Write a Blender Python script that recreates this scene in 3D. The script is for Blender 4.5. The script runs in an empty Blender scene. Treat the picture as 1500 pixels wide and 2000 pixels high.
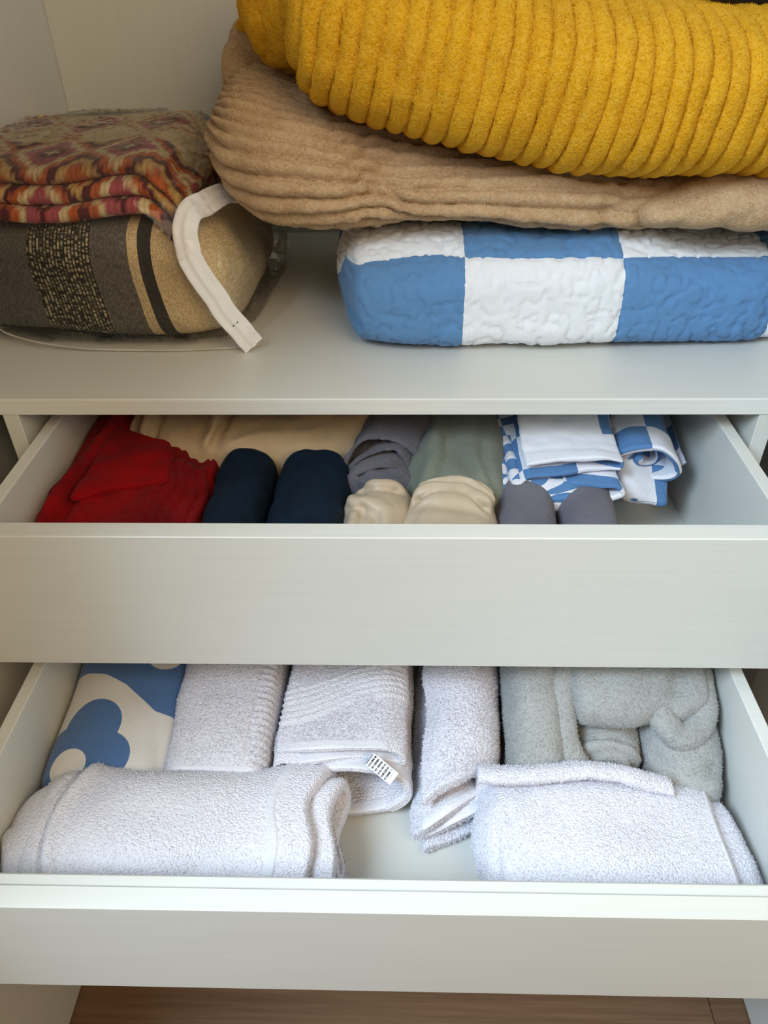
import bpy, math
import numpy as np
from mathutils import Matrix

# ------------------------------------------------------------------ camera, world, light, exposure
SC = bpy.context.scene
COL = SC.collection
yaw, pit, rol, FPX = -.0329, .6457, .0169, 1477.96
Fw = np.array([math.sin(yaw)*math.cos(pit), math.cos(yaw)*math.cos(pit), -math.sin(pit)])
Rt = np.cross(Fw, [0, 0, 1]); Rt /= np.linalg.norm(Rt); Dn = np.cross(Fw, Rt)
Rt, Dn = Rt*math.cos(rol)+Dn*math.sin(rol), -Rt*math.sin(rol)+Dn*math.cos(rol)
cam = bpy.data.objects.new('camera', bpy.data.cameras.new('camera'))
COL.objects.link(cam)
cam.matrix_world = Matrix(((Rt[0], -Dn[0], -Fw[0], .0252), (Rt[1], -Dn[1], -Fw[1], -.818), (Rt[2], -Dn[2], -Fw[2], 1.40), (0, 0, 0, 1)))
cam.data.sensor_fit = 'HORIZONTAL'; cam.data.sensor_width = 36; cam.data.lens = 36*FPX/1500
cam.data.clip_start = .02
SC.camera = cam

SC.view_settings.view_transform = 'Standard'; SC.view_settings.look = 'None'
SC.view_settings.gamma = 1; SC.view_settings.exposure = 0.05
SC.view_settings.use_curve_mapping = False

W = bpy.data.worlds.new('world'); SC.world = W; W.use_nodes = True
W.node_tree.nodes['Background'].inputs[0].default_value = (1.0, .79, .53, 1)
W.node_tree.nodes['Background'].inputs[1].default_value = .17

def area(name, loc, target, sx, sy, power, color):
    l = bpy.data.lights.new(name, 'AREA'); l.shape = 'RECTANGLE'; l.size = sx; l.size_y = sy
    l.energy = power; l.color = color
    o = bpy.data.objects.new(name, l); COL.objects.link(o)
    z = np.array(loc, float)-np.array(target, float); z /= np.linalg.norm(z)
    x = np.cross([0, 0, 1], z); x /= np.linalg.norm(x); y = np.cross(z, x)
    o.matrix_world = Matrix([[x[i], y[i], z[i], loc[i]] for i in range(3)]+[[0, 0, 0, 1]])
    return o
area('window_light', (-1.35, -1.38, 2.68), (.20, -.05, .85), 1.1, 1.1, 104, (.66, .84, 1.0))
area('room_light', (.9, -1.7, 2.4), (-.1, .1, .9), 1.2, 1.2, 23, (1.0, .77, .49))

# ------------------------------------------------------------------ noise
def _h(i, j, k, s):
    n = (i*374761393+j*668265263+k*2147483647+s*974634777) & 0xffffffff
    n = ((n ^ (n >> 13))*1274126177) & 0xffffffff
    n = ((n ^ (n >> 16))*2246822519) & 0xffffffff
    return ((n ^ (n >> 15)) & 0xffff)/32767.5-1
def vnoise(p, s=0):
    p = np.asarray(p, float); f = np.floor(p); i = f.astype(np.int64); t = p-f
    t = t*t*t*(t*(t*6-15)+10)
    r = 0
    for a in (0, 1):
        for b in (0, 1):
            for c in (0, 1):
                w = (t[..., 0] if a else 1-t[..., 0])*(t[..., 1] if b else 1-t[..., 1])*(t[..., 2] if c else 1-t[..., 2])
                r = r+w*_h(i[..., 0]+a, i[..., 1]+b, i[..., 2]+c, s)
    return r
def fbm(p, s=0, o=3):
    r = 0; a = 1.; p = np.asarray(p, float)
    for k in range(o):
        r = r+a*vnoise(p*(2.03**k)+k*7.3, s+k); a *= .5
    return r
def sstep(a, b, x):
    t = np.clip((x-a)/(b-a), 0, 1); return t*t*(3-2*t)

# ------------------------------------------------------------------ surfaces
def cr(tk, vk, t):
    """smooth interpolation through keys (Hermite, finite-difference slopes)"""
    tk = np.asarray(tk, float); vk = np.asarray(vk, float)
    if len(tk) == 1: return np.full(np.shape(t), vk[0])
    d = np.diff(vk)/np.diff(tk); m = np.zeros(len(tk))
    m[0] = d[0]; m[-1] = d[-1]
    for q in range(1, len(tk)-1):
        m[q] = 0 if d[q-1]*d[q] <= 0 else 2*d[q-1]*d[q]/(d[q-1]+d[q])
    i = np.clip(np.searchsorted(tk, t)-1, 0, len(tk)-2); h = tk[i+1]-tk[i]; x = np.clip((t-tk[i])/h, 0, 1)
    return (2*x**3-3*x**2+1)*vk[i]+(x**3-2*x**2+x)*h*m[i]+(-2*x**3+3*x**2)*vk[i+1]+(x**3-x**2)*h*m[i+1]

class Surf:
    def __init__(s, P, closed, uv=None, capends=None):
        s.P = P; s.closed = closed; s.uv = uv; s.capends = capends; s.flip = False
        n = s.normals(raw=True); c = P.reshape(-1, 3).mean(0)
        if closed and capends is None and (n*(P-c)).sum() < 0: s.flip = True
    def normals(s, raw=False):
        P = s.P
        du = np.gradient(P, axis=0)
        dv = (np.roll(P, -1, 1)-np.roll(P, 1, 1)) if s.closed else np.gradient(P, axis=1)
        n = np.cross(du, dv); l = np.linalg.norm(n, axis=-1, keepdims=True)
        bad = l[..., 0] < 1e-14
        n = n/np.maximum(l, 1e-14)
        if bad.any():
            for r in (0, -1):
                if bad[r].any(): n[r] = n[1 if r == 0 else -2].mean(0)/max(1e-9, np.linalg.norm(n[1 if r == 0 else -2].mean(0)))
        return -n if (s.flip and not raw) else n
    def disp(s, d):
        s.P = s.P+s.normals()*np.asarray(d)[..., None]; return s
    def noise(s, amp, scale, seed=0, o=3, st=(1, 1, 1)):
        return s.disp(amp*fbm(s.P*scale*np.array(st), seed, o))
    def dist(s, pts):
        pts = np.asarray(pts, float); D = np.full(s.P.shape[:2], 9.)
        for a, b in zip(pts[:-1], pts[1:]):
            ab = b-a; t = np.clip(((s.P-a)@ab)/(ab@ab), 0, 1)
            D = np.minimum(D, np.linalg.norm(s.P-(a+t[..., None]*ab), axis=-1))
        return D
    def crease(s, pts, w, depth):
        return s.disp(-depth*np.exp(-(s.dist(pts)/w)**2))
    def floor(s, z):
        s.P[..., 2] = np.maximum(s.P[..., 2], z); return s
    def lim(s, ax, lo=None, hi=None):
        if lo is not None: s.P[..., ax] = np.maximum(s.P[..., ax], lo)
        if hi is not None: s.P[..., ax] = np.minimum(s.P[..., ax], hi)
        return s
    def rotz(s, deg, piv):
        a = math.radians(deg); q = s.P-np.array(piv)
        s.P = np.stack([q[..., 0]*math.cos(a)-q[..., 1]*math.sin(a), q[..., 0]*math.sin(a)+q[..., 1]*math.cos(a), q[..., 2]], -1)+np.array(piv); return s
    def rot(s, ax, deg, piv):
        M = np.array(Matrix.Rotation(math.radians(deg), 3, ax)); piv = np.array(piv)
        s.P = (s.P-piv)@M.T+piv; return s

def ring(a, bt, bb, n, nv, nb=None):
    ph = np.linspace(-np.pi/2, 1.5*np.pi, 361)          # starts at the underside, front, top, back
    c, q = np.cos(ph), np.sin(ph); m = np.where(q > 0, n, nb or n)
    x = a*np.sign(c)*np.abs(c)**(2/m); z = np.where(q > 0, bt, bb)*np.sign(q)*np.abs(q)**(2/m)
    L = np.concatenate([[0], np.cumsum(np.hypot(np.diff(x), np.diff(z)))])
    t = np.linspace(0, L[-1], nv, endpoint=False)
    return np.interp(t, L, x), np.interp(t, L, z), t, L[90]

def loft(axis, keys, nu=90, nv=90, cap0=.02, cap1=.02, capp=2.):
    """closed soft body: keys (s, c, z, a, b_top, b_bottom, n); s runs along axis, c across, z height"""
    K = np.array(keys, float); s0, s1 = K[0, 0], K[-1, 0]
    k = max(8, nu//6); th = np.linspace(0, np.pi/2, k)
    A = s0+cap0*(1-np.cos(th)); B = s1-cap1*(1-np.cos(th[::-1]))
    M = np.linspace(s0+cap0, s1-cap1, nu)[1:-1]
    S = np.concatenate([A, M, B])
    v = [cr(K[:, 0], K[:, j], S) for j in range(1, K.shape[1])]
    e0 = np.clip((S-s0)/max(cap0, 1e-6), 0, 1); e1 = np.clip((s1-S)/max(cap1, 1e-6), 0, 1)
    sc = (1-(1-e0)**capp)**(1/capp)*(1-(1-e1)**capp)**(1/capp)
    P = np.zeros((len(S), nv, 3)); UV = np.zeros((len(S), nv, 2)); FR = np.zeros((len(S), nv))
    for i, s in enumerate(S):
        x, z, t, t0 = ring(max(v[2][i], 1e-4), v[3][i], v[4][i], v[5][i], nv, v[6][i] if len(v) > 6 else None)
        x = x*sc[i]; z = z*sc[i]
        if axis == 'x': P[i, :, 0] = s; P[i, :, 1] = v[0][i]-x
        else: P[i, :, 1] = s; P[i, :, 0] = v[0][i]+x
        P[i, :, 2] = v[1][i]+z; UV[i, :, 0] = s; UV[i, :, 1] = t; FR[i] = (t-t0)*sc[i]
    sf = Surf(P, True, UV); sf.fr = FR; return sf

def smooth2(pts, n):
    pts = np.array(pts, float)
    L = np.concatenate([[0], np.cumsum(np.linalg.norm(np.diff(pts, axis=0), axis=1))])
    t = np.linspace(0, L[-1], n)
    m = np.gradient(pts, L, axis=0)
    i = np.clip(np.searchsorted(L, t)-1, 0, len(L)-2); h = (L[i+1]-L[i])[:, None]; x = ((t-L[i])/h[:, 0])[:, None]
    return (2*x**3-3*x**2+1)*pts[i]+(x**3-2*x**2+x)*h*m[i]+(-2*x**3+3*x**2)*pts[i+1]+(x**3-x**2)*h*m[i+1], t

def ribbon(axis, prof, thick, s0, s1, nu=60, n=160, warp=None, cap0=0, cap1=0, piv=None, rnd=.003):
    """a thick sheet with folded profile (across, z) swept along axis; ends show the layers"""
    c, t = smooth2(prof, n)
    d = np.gradient(c, axis=0); d /= np.maximum(np.linalg.norm(d, axis=1, keepdims=True), 1e-9)
    nn = np.stack([-d[:, 1], d[:, 0]], 1)
    k = 10; th = np.linspace(0, np.pi/2, k)
    e0 = max(cap0, rnd); e1 = max(cap1, rnd)
    S = np.concatenate([s0+e0*(1-np.cos(th)), np.linspace(s0+e0, s1-e1, nu)[1:-1], s1-e1*(1-np.cos(th[::-1]))])
    piv = np.array(piv if piv is not None else c.mean(0))
    P = []
    for s in S:
        q0 = min(1, (s-s0)/e0); q1 = min(1, (s1-s)/e1)
        f0 = math.sqrt(max(0, 1-(1-q0)**2)); f1 = math.sqrt(max(0, 1-(1-q1)**2))
        th_ = thick*((.35+.65*f0) if not cap0 else 1)*((.35+.65*f1) if not cap1 else 1)
        w = np.ones(n); w[0] = w[-1] = .45; w[1] = w[-2] = .8
        A = c+nn*(th_/2*w)[:, None]; B = c-nn*(th_/2*w)[:, None]
        Q = np.concatenate([A, B[::-1]])
        g = (max(f0, .02) if cap0 else 1)*(max(f1, .02) if cap1 else 1)
        Q = piv+(Q-piv)*g
        z = np.full(len(Q), s)
        P.append(np.stack([z, Q[:, 0], Q[:, 1]] if axis == 'x' else [Q[:, 0], z, Q[:, 1]], 1))
    P = np.array(P)
    uv = np.zeros(P.shape[:2]+(2,)); uv[..., 0] = S[:, None]; uv[..., 1] = np.concatenate([t, t[::-1]])[None]
    sf = Surf(P, True, uv, capends=n)
    # outward = away from the sheet's own middle line
    nr = sf.normals(raw=True); mid = (P[:, :n]+P[:, n:][:, ::-1])/2; out = np.concatenate([P[:, :n]-mid, (P[:, n:]-mid[:, ::-1])], 1)
    sf.flip = (nr*out).sum() < 0
    return sf

def spiral(cx, cz, a, b, turns, pitch, n0=2.4, start=0, per=26):
    """rolled-up profile, from the inside out"""
    p = []
    N = int(turns*per)
    for i in range(N+1):
        ph = start+2*np.pi*i/per; k = (N-i)/per*pitch
        c, s = math.cos(ph), math.sin(ph)
        aa, bb = max(a-k, .003), max(b-k, .003)
        p.append((cx+aa*np.sign(c)*abs(c)**(2/n0), cz+bb*np.sign(s)*abs(s)**(2/n0)))
    return p

def grid_open(P, uv=None): return Surf(np.asarray(P, float), False, uv)

class MB:
    """collects surfaces and boxes, builds ONE mesh object"""
    def __init__(s): s.V = []; s.F = []; s.UV = []; s.A = {}; s.n = 0
    def add(s, sf, attrs=None):
        nu, nv = sf.P.shape[:2]; s.V.append(sf.P.reshape(-1, 3))
        i = np.arange(nu-1)[:, None]; j = np.arange(nv if sf.closed else nv-1)[None]
        j2 = (j+1) % nv
        f = np.stack([i*nv+j, (i+1)*nv+j, (i+1)*nv+j2, i*nv+j2], -1).reshape(-1, 4)
        if sf.flip: f = f[:, ::-1]
        fs = [f]
        if sf.capends:
            n = sf.capends; a = np.arange(n-1)
            c0 = np.stack([a, a+1, 2*n-2-a, 2*n-1-a], -1)
            c1 = c0[:, ::-1]+(nu-1)*nv
            if not sf.flip: c0, c1 = c0, c1
            else: c0, c1 = c0[:, ::-1], c1[:, ::-1]
            fs += [c0, c1]
        s.F.append(np.concatenate(fs)+s.n)
        s.UV.append(sf.uv.reshape(-1, 2) if sf.uv is not None else np.zeros((nu*nv, 2)))
        for k in set(s.A) | set(attrs or {}):
            if k not in s.A: s.A[k] = [np.zeros((s.n,)+np.shape(attrs[k])[2:])]
            val = attrs[k].reshape((-1,)+np.shape(attrs[k])[2:]) if attrs and k in attrs else np.zeros((nu*nv,)+s.A[k][0].shape[1:])
            s.A[k].append(val)
        s.n += nu*nv; return s
    def box(s, x0, x1, y0, y1, z0, z1, bev=.001):
        xs = [x0, x0+bev, x1-bev, x1]; ys = [y0, y0+bev, y1-bev, y1]; zs = [z0, z0+bev, z1-bev, z1]
        idx = {}; V = []
        def v(i, j, k):
            if (i, j, k) not in idx:
                idx[(i, j, k)] = len(V); V.append((xs[i], ys[j], zs[k]))
            return idx[(i, j, k)]
        F = [(v(0,1,1),v(0,1,2),v(0,2,2),v(0,2,1)), (v(3,1,1),v(3,2,1),v(3,2,2),v(3,1,2)),
             (v(1,0,1),v(2,0,1),v(2,0,2),v(1,0,2)), (v(1,3,1),v(1,3,2),v(2,3,2),v(2,3,1)),
             (v(1,1,0),v(1,2,0),v(2,2,0),v(2,1,0)), (v(1,1,3),v(2,1,3),v(2,2,3),v(1,2,3))]
        for (i, ii) in ((0, 1), (3, 2)):
            for (j, jj) in ((0, 1), (3, 2)):
                q = (v(i,jj,1), v(ii,j,1), v(ii,j,2), v(i,jj,2)); F.append(q if (i == 0) == (j == 0) else q[::-1])
                q = (v(i,1,jj), v(i,2,jj), v(ii,2,j), v(ii,1,j)); F.append(q if (i == 0) == (j == 0) else q[::-1])
                q = (v(1,i,jj), v(1,ii,j), v(2,ii,j), v(2,i,jj)); F.append(q if (i == 0) == (j == 0) else q[::-1])
        for (i, ii) in ((0, 1), (3, 2)):
            for (j, jj) in ((0, 1), (3, 2)):
                for (k, kk) in ((0, 1), (3, 2)):
                    a, b, c = v(i,jj,kk), v(ii,j,kk), v(ii,jj,k)
                    t = (a, b, c, c) ; F.append(t if ((i == 0)+(j == 0)+(k == 0)) % 2 == 0 else t[::-1])
        V = np.array(V, float); s.V.append(V)
        s.F.append(np.array([list(f) for f in F])+s.n); s.UV.append(V[:, :2].copy()); s.n += len(V); s._tri = True; return s
    def build(s, name, mat, parent=None, smooth=True):
        V = np.concatenate(s.V); F = np.concatenate(s.F)
        return mesh_obj(name, V, F, mat, parent, np.concatenate(s.UV), {k: np.concatenate(a) for k, a in s.A.items()}, smooth)

def mesh_obj(name, V, F, mat, parent=None, UV=None, A=None, smooth=True):
    me = bpy.data.meshes.new(name)
    F = np.asarray(F)
    if F.shape[1] == 4:
        # drop repeated corners so that triangles stay triangles
        tri = (F[:, 2] == F[:, 3]) | (F[:, 0] == F[:, 1])
        q = F[~tri]; t = F[tri]
        if len(t): t = np.where((t[:, 0] == t[:, 1])[:, None], t[:, 1:], t[:, :3])
        else: t = np.zeros((0, 3), int)
        loops = np.concatenate([q.ravel(), t.ravel()]); tot = np.concatenate([np.full(len(q), 4), np.full(len(t), 3)])
    else:
        loops = F.ravel(); tot = np.full(len(F), 3)
    start = np.concatenate([[0], np.cumsum(tot)[:-1]])
    me.vertices.add(len(V)); me.vertices.foreach_set('co', np.ascontiguousarray(V, np.float32).ravel())
    me.loops.add(len(loops)); me.loops.foreach_set('vertex_index', loops.astype(np.int32))
    me.polygons.add(len(tot)); me.polygons.foreach_set('loop_start', start.astype(np.int32)); me.polygons.foreach_set('loop_total', tot.astype(np.int32))
    me.polygons.foreach_set('use_smooth', np.full(len(tot), bool(smooth)))
    if UV is not None:
        l = me.uv_layers.new(name='UVMap'); l.data.foreach_set('uv', np.ascontiguousarray(UV[loops], np.float32).ravel())
    for k, a in (A or {}).items():
        if a.ndim == 1:
            at = me.attributes.new(k, 'FLOAT', 'POINT'); at.data.foreach_set('value', a.astype(np.float32))
        else:
            at = me.attributes.new(k, 'FLOAT_COLOR', 'POINT')
            at.data.foreach_set('color', np.concatenate([a, np.ones((len(a), 1))], 1).astype(np.float32).ravel())
    me.update(calc_edges=True); me.validate()
    me.materials.append(mat)
    o = bpy.data.objects.new(name, me); COL.objects.link(o)
    if parent: o.parent = parent
    return o

RNG = np.random.default_rng(7)
def pile(surfs, count, length, width, mat, parent, lean=.7, keep=None, name='pile'):
    """short fibres standing on the cloth, one mesh of uncountable stuff"""
    Vs, Fs = [], []; base = 0
    areas = []; dat = []
    for sf in surfs:
        P = sf.P; N = sf.normals()
        Q = np.concatenate([P, P[:, :1]], 1) if sf.closed else P
        a = np.linalg.norm(np.cross(Q[1:, :-1]-Q[:-1, :-1], Q[:-1, 1:]-Q[:-1, :-1]), axis=-1)
        vis = (N[:-1, :a.shape[1]]@np.array([0, -.6, .8])) > -.25
        if keep is not None: vis = vis & keep(P[:-1, :a.shape[1]])
        a = a*vis; areas.append(a.sum()); dat.append((Q, np.concatenate([N, N[:, :1]], 1) if sf.closed else N, a))
    tot = sum(areas)
    for (Q, N, a), ar in zip(dat, areas):
        m = int(count*ar/tot)
        if m < 1: continue
        cdf = np.cumsum(a.ravel()); idx = np.searchsorted(cdf, RNG.random(m)*cdf[-1]); idx = np.minimum(idx, a.size-1)
        i, j = np.unravel_index(idx, a.shape); u = RNG.random((m, 1)); v = RNG.random((m, 1))
        p = Q[i, j]*(1-u)*(1-v)+Q[i+1, j]*u*(1-v)+Q[i, j+1]*(1-u)*v+Q[i+1, j+1]*u*v
        n = N[i, j]
        r = RNG.normal(size=(m, 3)); tg = np.cross(n, r); tg /= np.maximum(np.linalg.norm(tg, axis=1, keepdims=True), 1e-6)
        L = length*(.6+.6*RNG.random((m, 1))); tip = p+n*L+RNG.normal(size=(m, 3))*L*lean*.6
        w = width*(.6+.8*RNG.random((m, 1)))
        b = p-n*length*.15
        V = np.stack([b-tg*w/2, b+tg*w/2, tip], 1).reshape(-1, 3)
        Vs.append(V); Fs.append(np.arange(len(V)).reshape(-1, 3)+base); base += len(V)
    o = mesh_obj(name, np.concatenate(Vs), np.concatenate(Fs), mat, parent, smooth=False)
    o['kind'] = 'stuff'; return o

# ------------------------------------------------------------------ tags
def tag(o, label=None, cat=None, group=None, kind=None):
    if label: o['label'] = label
    if cat: o['category'] = cat
    if group: o['group'] = group
    if kind: o['kind'] = kind
    return o
def empty(name, loc):
    o = bpy.data.objects.new(name, None); COL.objects.link(o); o.location = loc; o.empty_display_size = .05
    return o
def adopt(parent, *kids):
    """parent meshes (built in world coordinates) to a thing's Empty without moving them"""
    for k in kids:
        k.parent = parent; k.matrix_parent_inverse = Matrix.Translation(parent.location).inverted()

# ------------------------------------------------------------------ materials
def lin(c):
    c = np.array(c, float)/255
    return tuple(np.where(c <= .04045, c/12.92, ((c+.055)/1.055)**2.4))+(1,)
class NT:
    def __init__(s, name):
        s.m = bpy.data.materials.new(name); s.m.use_nodes = True; s.t = s.m.node_tree; s.b = s.t.nodes['Principled BSDF']
    def n(s, kind, **k):
        x = s.t.nodes.new(kind)
        for a, b in k.items():
            if a[0] == '_': x.inputs[int(a[1:])].default_value = b
            else: setattr(x, a, b)
        return x
    def l(s, a, b): s.t.links.new(a, b)
    def math(s, op, a, b=None, c=None):
        x = s.n('ShaderNodeMath', operation=op)
        for i, v in enumerate((a, b, c)):
            if v is None: continue
            if isinstance(v, (int, float)): x.inputs[i].default_value = v
            else: s.l(v, x.inputs[i])
        return x.outputs[0]
    def mix(s, f, a, b, mode='MIX'):
        x = s.n('ShaderNodeMix', data_type='RGBA', blend_type=mode)
        for i, v in ((0, f), (6, a), (7, b)):
            if isinstance(v, (int, float, tuple)): x.inputs[i].default_value = v
            else: s.l(v, x.inputs[i])
        return x.outputs[2]
    def ramp(s, f, stops):
        x = s.n('ShaderNodeValToRGB'); e = x.color_ramp.elements
        while len(e) < len(stops): e.new(.5)
        for q, (p, c) in zip(e, stops): q.position = p; q.color = c
        s.l(f, x.inputs[0]); return x.outputs[0]
    def noise(s, scale, detail=3, vec=None, rough=.5):
        x = s.n('ShaderNodeTexNoise'); x.inputs['Scale'].default_value = scale; x.inputs['Detail'].default_value = detail; x.inputs['Roughness'].default_value = rough
        s.l(vec if vec is not None else s.obj(), x.inputs['Vector']); return x.outputs[0]
    def obj(s):
        if not hasattr(s, '_o'): s._o = s.n('ShaderNodeTexCoord').outputs['Object']
        return s._o
    def uv(s):
        if not hasattr(s, '_uv'): s._uv = s.n('ShaderNodeTexCoord').outputs['UV']
        return s._uv
    def xyz(s, v):
        x = s.n('ShaderNodeSeparateXYZ'); s.l(v, x.inputs[0]); return x.outputs
    def scale(s, v, k):
        x = s.n('ShaderNodeVectorMath', operation='MULTIPLY'); s.l(v, x.inputs[0]); x.inputs[1].default_value = k; return x.outputs[0]
    def attr(s, name):
        x = s.n('ShaderNodeAttribute', attribute_name=name); return x
    def bump(s, h, dist, strength=1., prev=None):
        x = s.n('ShaderNodeBump'); x.inputs['Strength'].default_value = strength; x.inputs['Distance'].default_value = dist
        s.l(h, x.inputs['Height'])
        if prev is not None: s.l(prev, x.inputs['Normal'])
        return x.outputs[0]
    def fin(s, col=None, rough=.9, sheen=0, nrm=None, spec=.3, sheen_tint=(1, 1, 1, 1)):
        if col is not None:
            if isinstance(col, tuple): s.b.inputs['Base Color'].default_value = col
            else: s.l(col, s.b.inputs['Base Color'])
        s.b.inputs['Roughness'].default_value = rough; s.b.inputs['Specular IOR Level'].default_value = spec
        if sheen:
            s.b.inputs['Sheen Weight'].default_value = sheen; s.b.inputs['Sheen Roughness'].default_value = .5; s.b.inputs['Sheen Tint'].default_value = sheen_tint
        if nrm is not None: s.l(nrm, s.b.inputs['Normal'])
        return s.m

def cloth(name, c1, c2=None, rough=.9, sheen=.15, var=14, weave=0, wbump=.0003, fine=0, fbump=.0006, spec=.2, sheen_tint=(1, 1, 1, 1)):
    """plain cloth: slight colour variation, fine relief"""
    t = NT(name); c2 = c2 or tuple(np.array(c1)*.86)
    col = t.mix(t.ramp(t.noise(var, 4), [(.35, (0, 0, 0, 1)), (.65, (1, 1, 1, 1))]), lin(c1), lin(c2))
    nr = None
    if fine:
        nr = t.bump(t.noise(fine, 3, rough=.6), fbump)
    if weave:
        q = t.xyz(t.scale(t.uv(), (weave, weave, 1)))
        h = t.math('ADD', t.math('SINE', q[0]), t.math('SINE', q[1])); nr = t.bump(h, wbump, 1, nr)
    return t.fin(col, rough, sheen, nr, spec, sheen_tint)

def terry(name, c1, c2, scale=420, dist=.0016):
    t = NT(name)
    v = t.n('ShaderNodeTexVoronoi'); v.inputs['Scale'].default_value = scale; t.l(t.obj(), v.inputs['Vector'])
    n = t.noise(scale*.6, 2)
    h = t.math('ADD', t.math('MULTIPLY', v.outputs['Distance'], -1.2), n)
    col = t.mix(t.ramp(t.noise(9, 3), [(.35, (0, 0, 0, 1)), (.7, (1, 1, 1, 1))]), lin(c1), lin(c2))
    return t.fin(col, .95, .12, t.bump(h, dist, .8), .1)

def laminate(name, c, grain=(6, 240, 240), amt=.018):
    t = NT(name)
    n = t.noise(1, 4, t.scale(t.obj(), grain)); n2 = t.noise(3, 2)
    col = t.mix(t.ramp(n, [(.3, (0, 0, 0, 1)), (.7, (1, 1, 1, 1))]), lin(c), lin(np.array(c)*(1-amt)))
    col = t.mix(t.math('MULTIPLY', n2, .15), col, lin(np.array(c)*.93))
    return t.fin(col, .38, 0, t.bump(n, .00010, .2), .35)

M = {}
M['lam'] = laminate('white_laminate', (220, 220, 214))
M['lam_v'] = laminate('white_laminate_vertical', (220, 220, 214), (240, 240, 6))
M['edge'] = laminate('edge_banding', (232, 233, 228), (8, 300, 300), .03)
M['metal'] = NT('runner_steel'); M['metal'].b.inputs['Metallic'].default_value = 1; M['metal'] = M['metal'].fin(lin((150, 150, 150)), .4, spec=.5)

t = NT('oak_laminate')
q = t.obj()
g = t.noise(1, 5, t.scale(q, (3, 90, 3)), .65); g2 = t.noise(1, 3, t.scale(q, (1.3, 14, 1)))
rnd = t.n('ShaderNodeObjectInfo').outputs['Random']
c = t.ramp(g, [(.3, lin((104, 78, 58))), (.55, lin((132, 102, 78))), (.75, lin((152, 122, 94)))])
c = t.mix(t.math('MULTIPLY', g2, .5), c, lin((98, 72, 54)))
c = t.mix(t.math('MULTIPLY', rnd, .25), c, lin((112, 86, 66)))
M['oak'] = t.fin(c, .5, 0, t.bump(g, .0004, .4), .3)

# ------------------------------------------------------------------ the setting: floor of planks
bed = MB().box(-2.2, 2.2, -3.0, 1.0, -.03, -.006).build('floor', M['oak'], smooth=False); tag(bed, kind='structure')
PL, PW = 1.3, .19
pm = MB().box(0, PL-.0012, 0, PW-.0012, -.0058, 0, .0008).build('plank', M['oak'], bed, False)
offs = [0, .47, .83, .21, .66, 1.05]; k = 0
for r in range(21):
    y = -3.05+r*PW; x = -2.2-PL+((.53+2.2) % PL if abs(y+.34) < .1 else offs[r % 6])
    while x < 2.2:
        o = pm if k == 0 else pm.copy()
        if k: COL.objects.link(o); o.parent = bed
        o.location = (x, y, 0); k += 1; x += PL

# ------------------------------------------------------------------ the wardrobe
ZS = .9556                       # top of the shelf
XL, XR, YB = -.57, .62, .665
wr = empty('wardrobe', (0, .3, 0))
tag(wr, 'white wardrobe with a shelf and two pulled-out drawers', 'wardrobe')
def wpart(name, box, mat=M['lam'], parent=None, bev=.0012):
    o = MB().box(*box, bev).build(name, mat, smooth=False)
    if parent is None: adopt(wr, o)
    else: o.parent = parent
    return o
wpart('side_panel', (XL-.02, XL, 0, YB+.02, 0, 2.2), M['lam_v'])
wpart('side_panel', (XR, XR+.02, 0, YB+.02, 0, 2.2), M['lam_v'])
wpart('back_panel', (XL, XR, YB, YB+.018, 0, 2.18), M['lam_v'])
wpart('top_panel', (XL, XR, 0, YB, 2.18, 2.2))
sh = wpart('shelf', (XL, XR, 0, YB, .934, ZS))
wpart('edge_band', (XL, XR, -.0012, 0, .9345, ZS-.0006), M['edge'], sh, .0003)
wpart('divider_panel', (-.478, -.4576, .0, YB, .08, .934), M['lam_v'])
wpart('divider_panel', (.4586, .479, .0, YB, .08, .934), M['lam_v'])
wpart('base_panel', (-.4576, .4586, .02, YB, .08, .10))
wpart('plinth', (XL, XR, .05, .068, 0, .08))
wpart('lower_front', (-.4576, .4586, .002, .02, .10, .485))
for sx, x0 in ((-1, -.535), (1, .585)):
    d = wpart('door', (x0, x0+.02, -.60, -.012, .004, 2.19), M['lam_v'])
    for hz in (.25, 1.3, 1.95):
        hx = x0 if sx < 0 else x0+.02
        wpart('hinge', (min(hx, XL if sx < 0 else XR), max(hx, XL if sx < 0 else XR), -.03, .03, hz, hz+.04), M['metal'], d, .002)

wpart('light_block_strip', (XL-.004, -.5158, -.0125, -.0005, .004, 2.19), M['lam_v'])  # added strip, out of view, blocks light leaking through the door gap
wpart('light_block_strip', (.5858, XR+.004, -.0125, -.0005, .004, 2.19), M['lam_v'])  # matching added light blocker on the right side

def drawer(zr, yin, yst, yf, zb, zfl, dep):
    """zr rim height, yin inner front, yst back of the front panel, yf its face, zb its lower edge, zfl inside floor"""
    yb = yin+dep
    m = MB().box(-.425, .425, yin, yb, zfl-.008, zfl, .0005).box(-.425, .425, yb-.016, yb, zfl, zr, .0008)
    if yst < yin-.002: m.box(-.441, .441, yst, yin, zfl-.012, zr-.005, .0025)
    d = m.build('drawer', M['lam'], smooth=False); adopt(wr, d)
    for s in (-1, 1):
        x0, x1 = (-.441, -.425) if s < 0 else (.425, .441)
        wpart('drawer_side', (x0, x1, yin, yb, zfl-.012, zr), M['lam'], d)
        x0, x1 = (-.4575, -.441) if s < 0 else (.441, .4585)
        wpart('runner', (x0+.002, x1-.002, yin+.02, yb+.02, zfl+.02, zfl+.06), M['metal'], d, .002)
    f = wpart('drawer_front', (-.474, .475, yf, yst-.0004, zb, zr), M['lam'], d, .0012)
    wpart('edge_band', (-.474, .475, yf-.0008, yf, zr-.0215+.0015, zr-.0203+.0012), M['edge'], f, .0002) if False else None
    return d
D1F, D2F = .730, .525
drawer(.906, -.182, -.182, -.2073, .7093, D1F, .60)
drawer(.6808, -.4456, -.460, -.482, .5066, D2F, .55)

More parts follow.
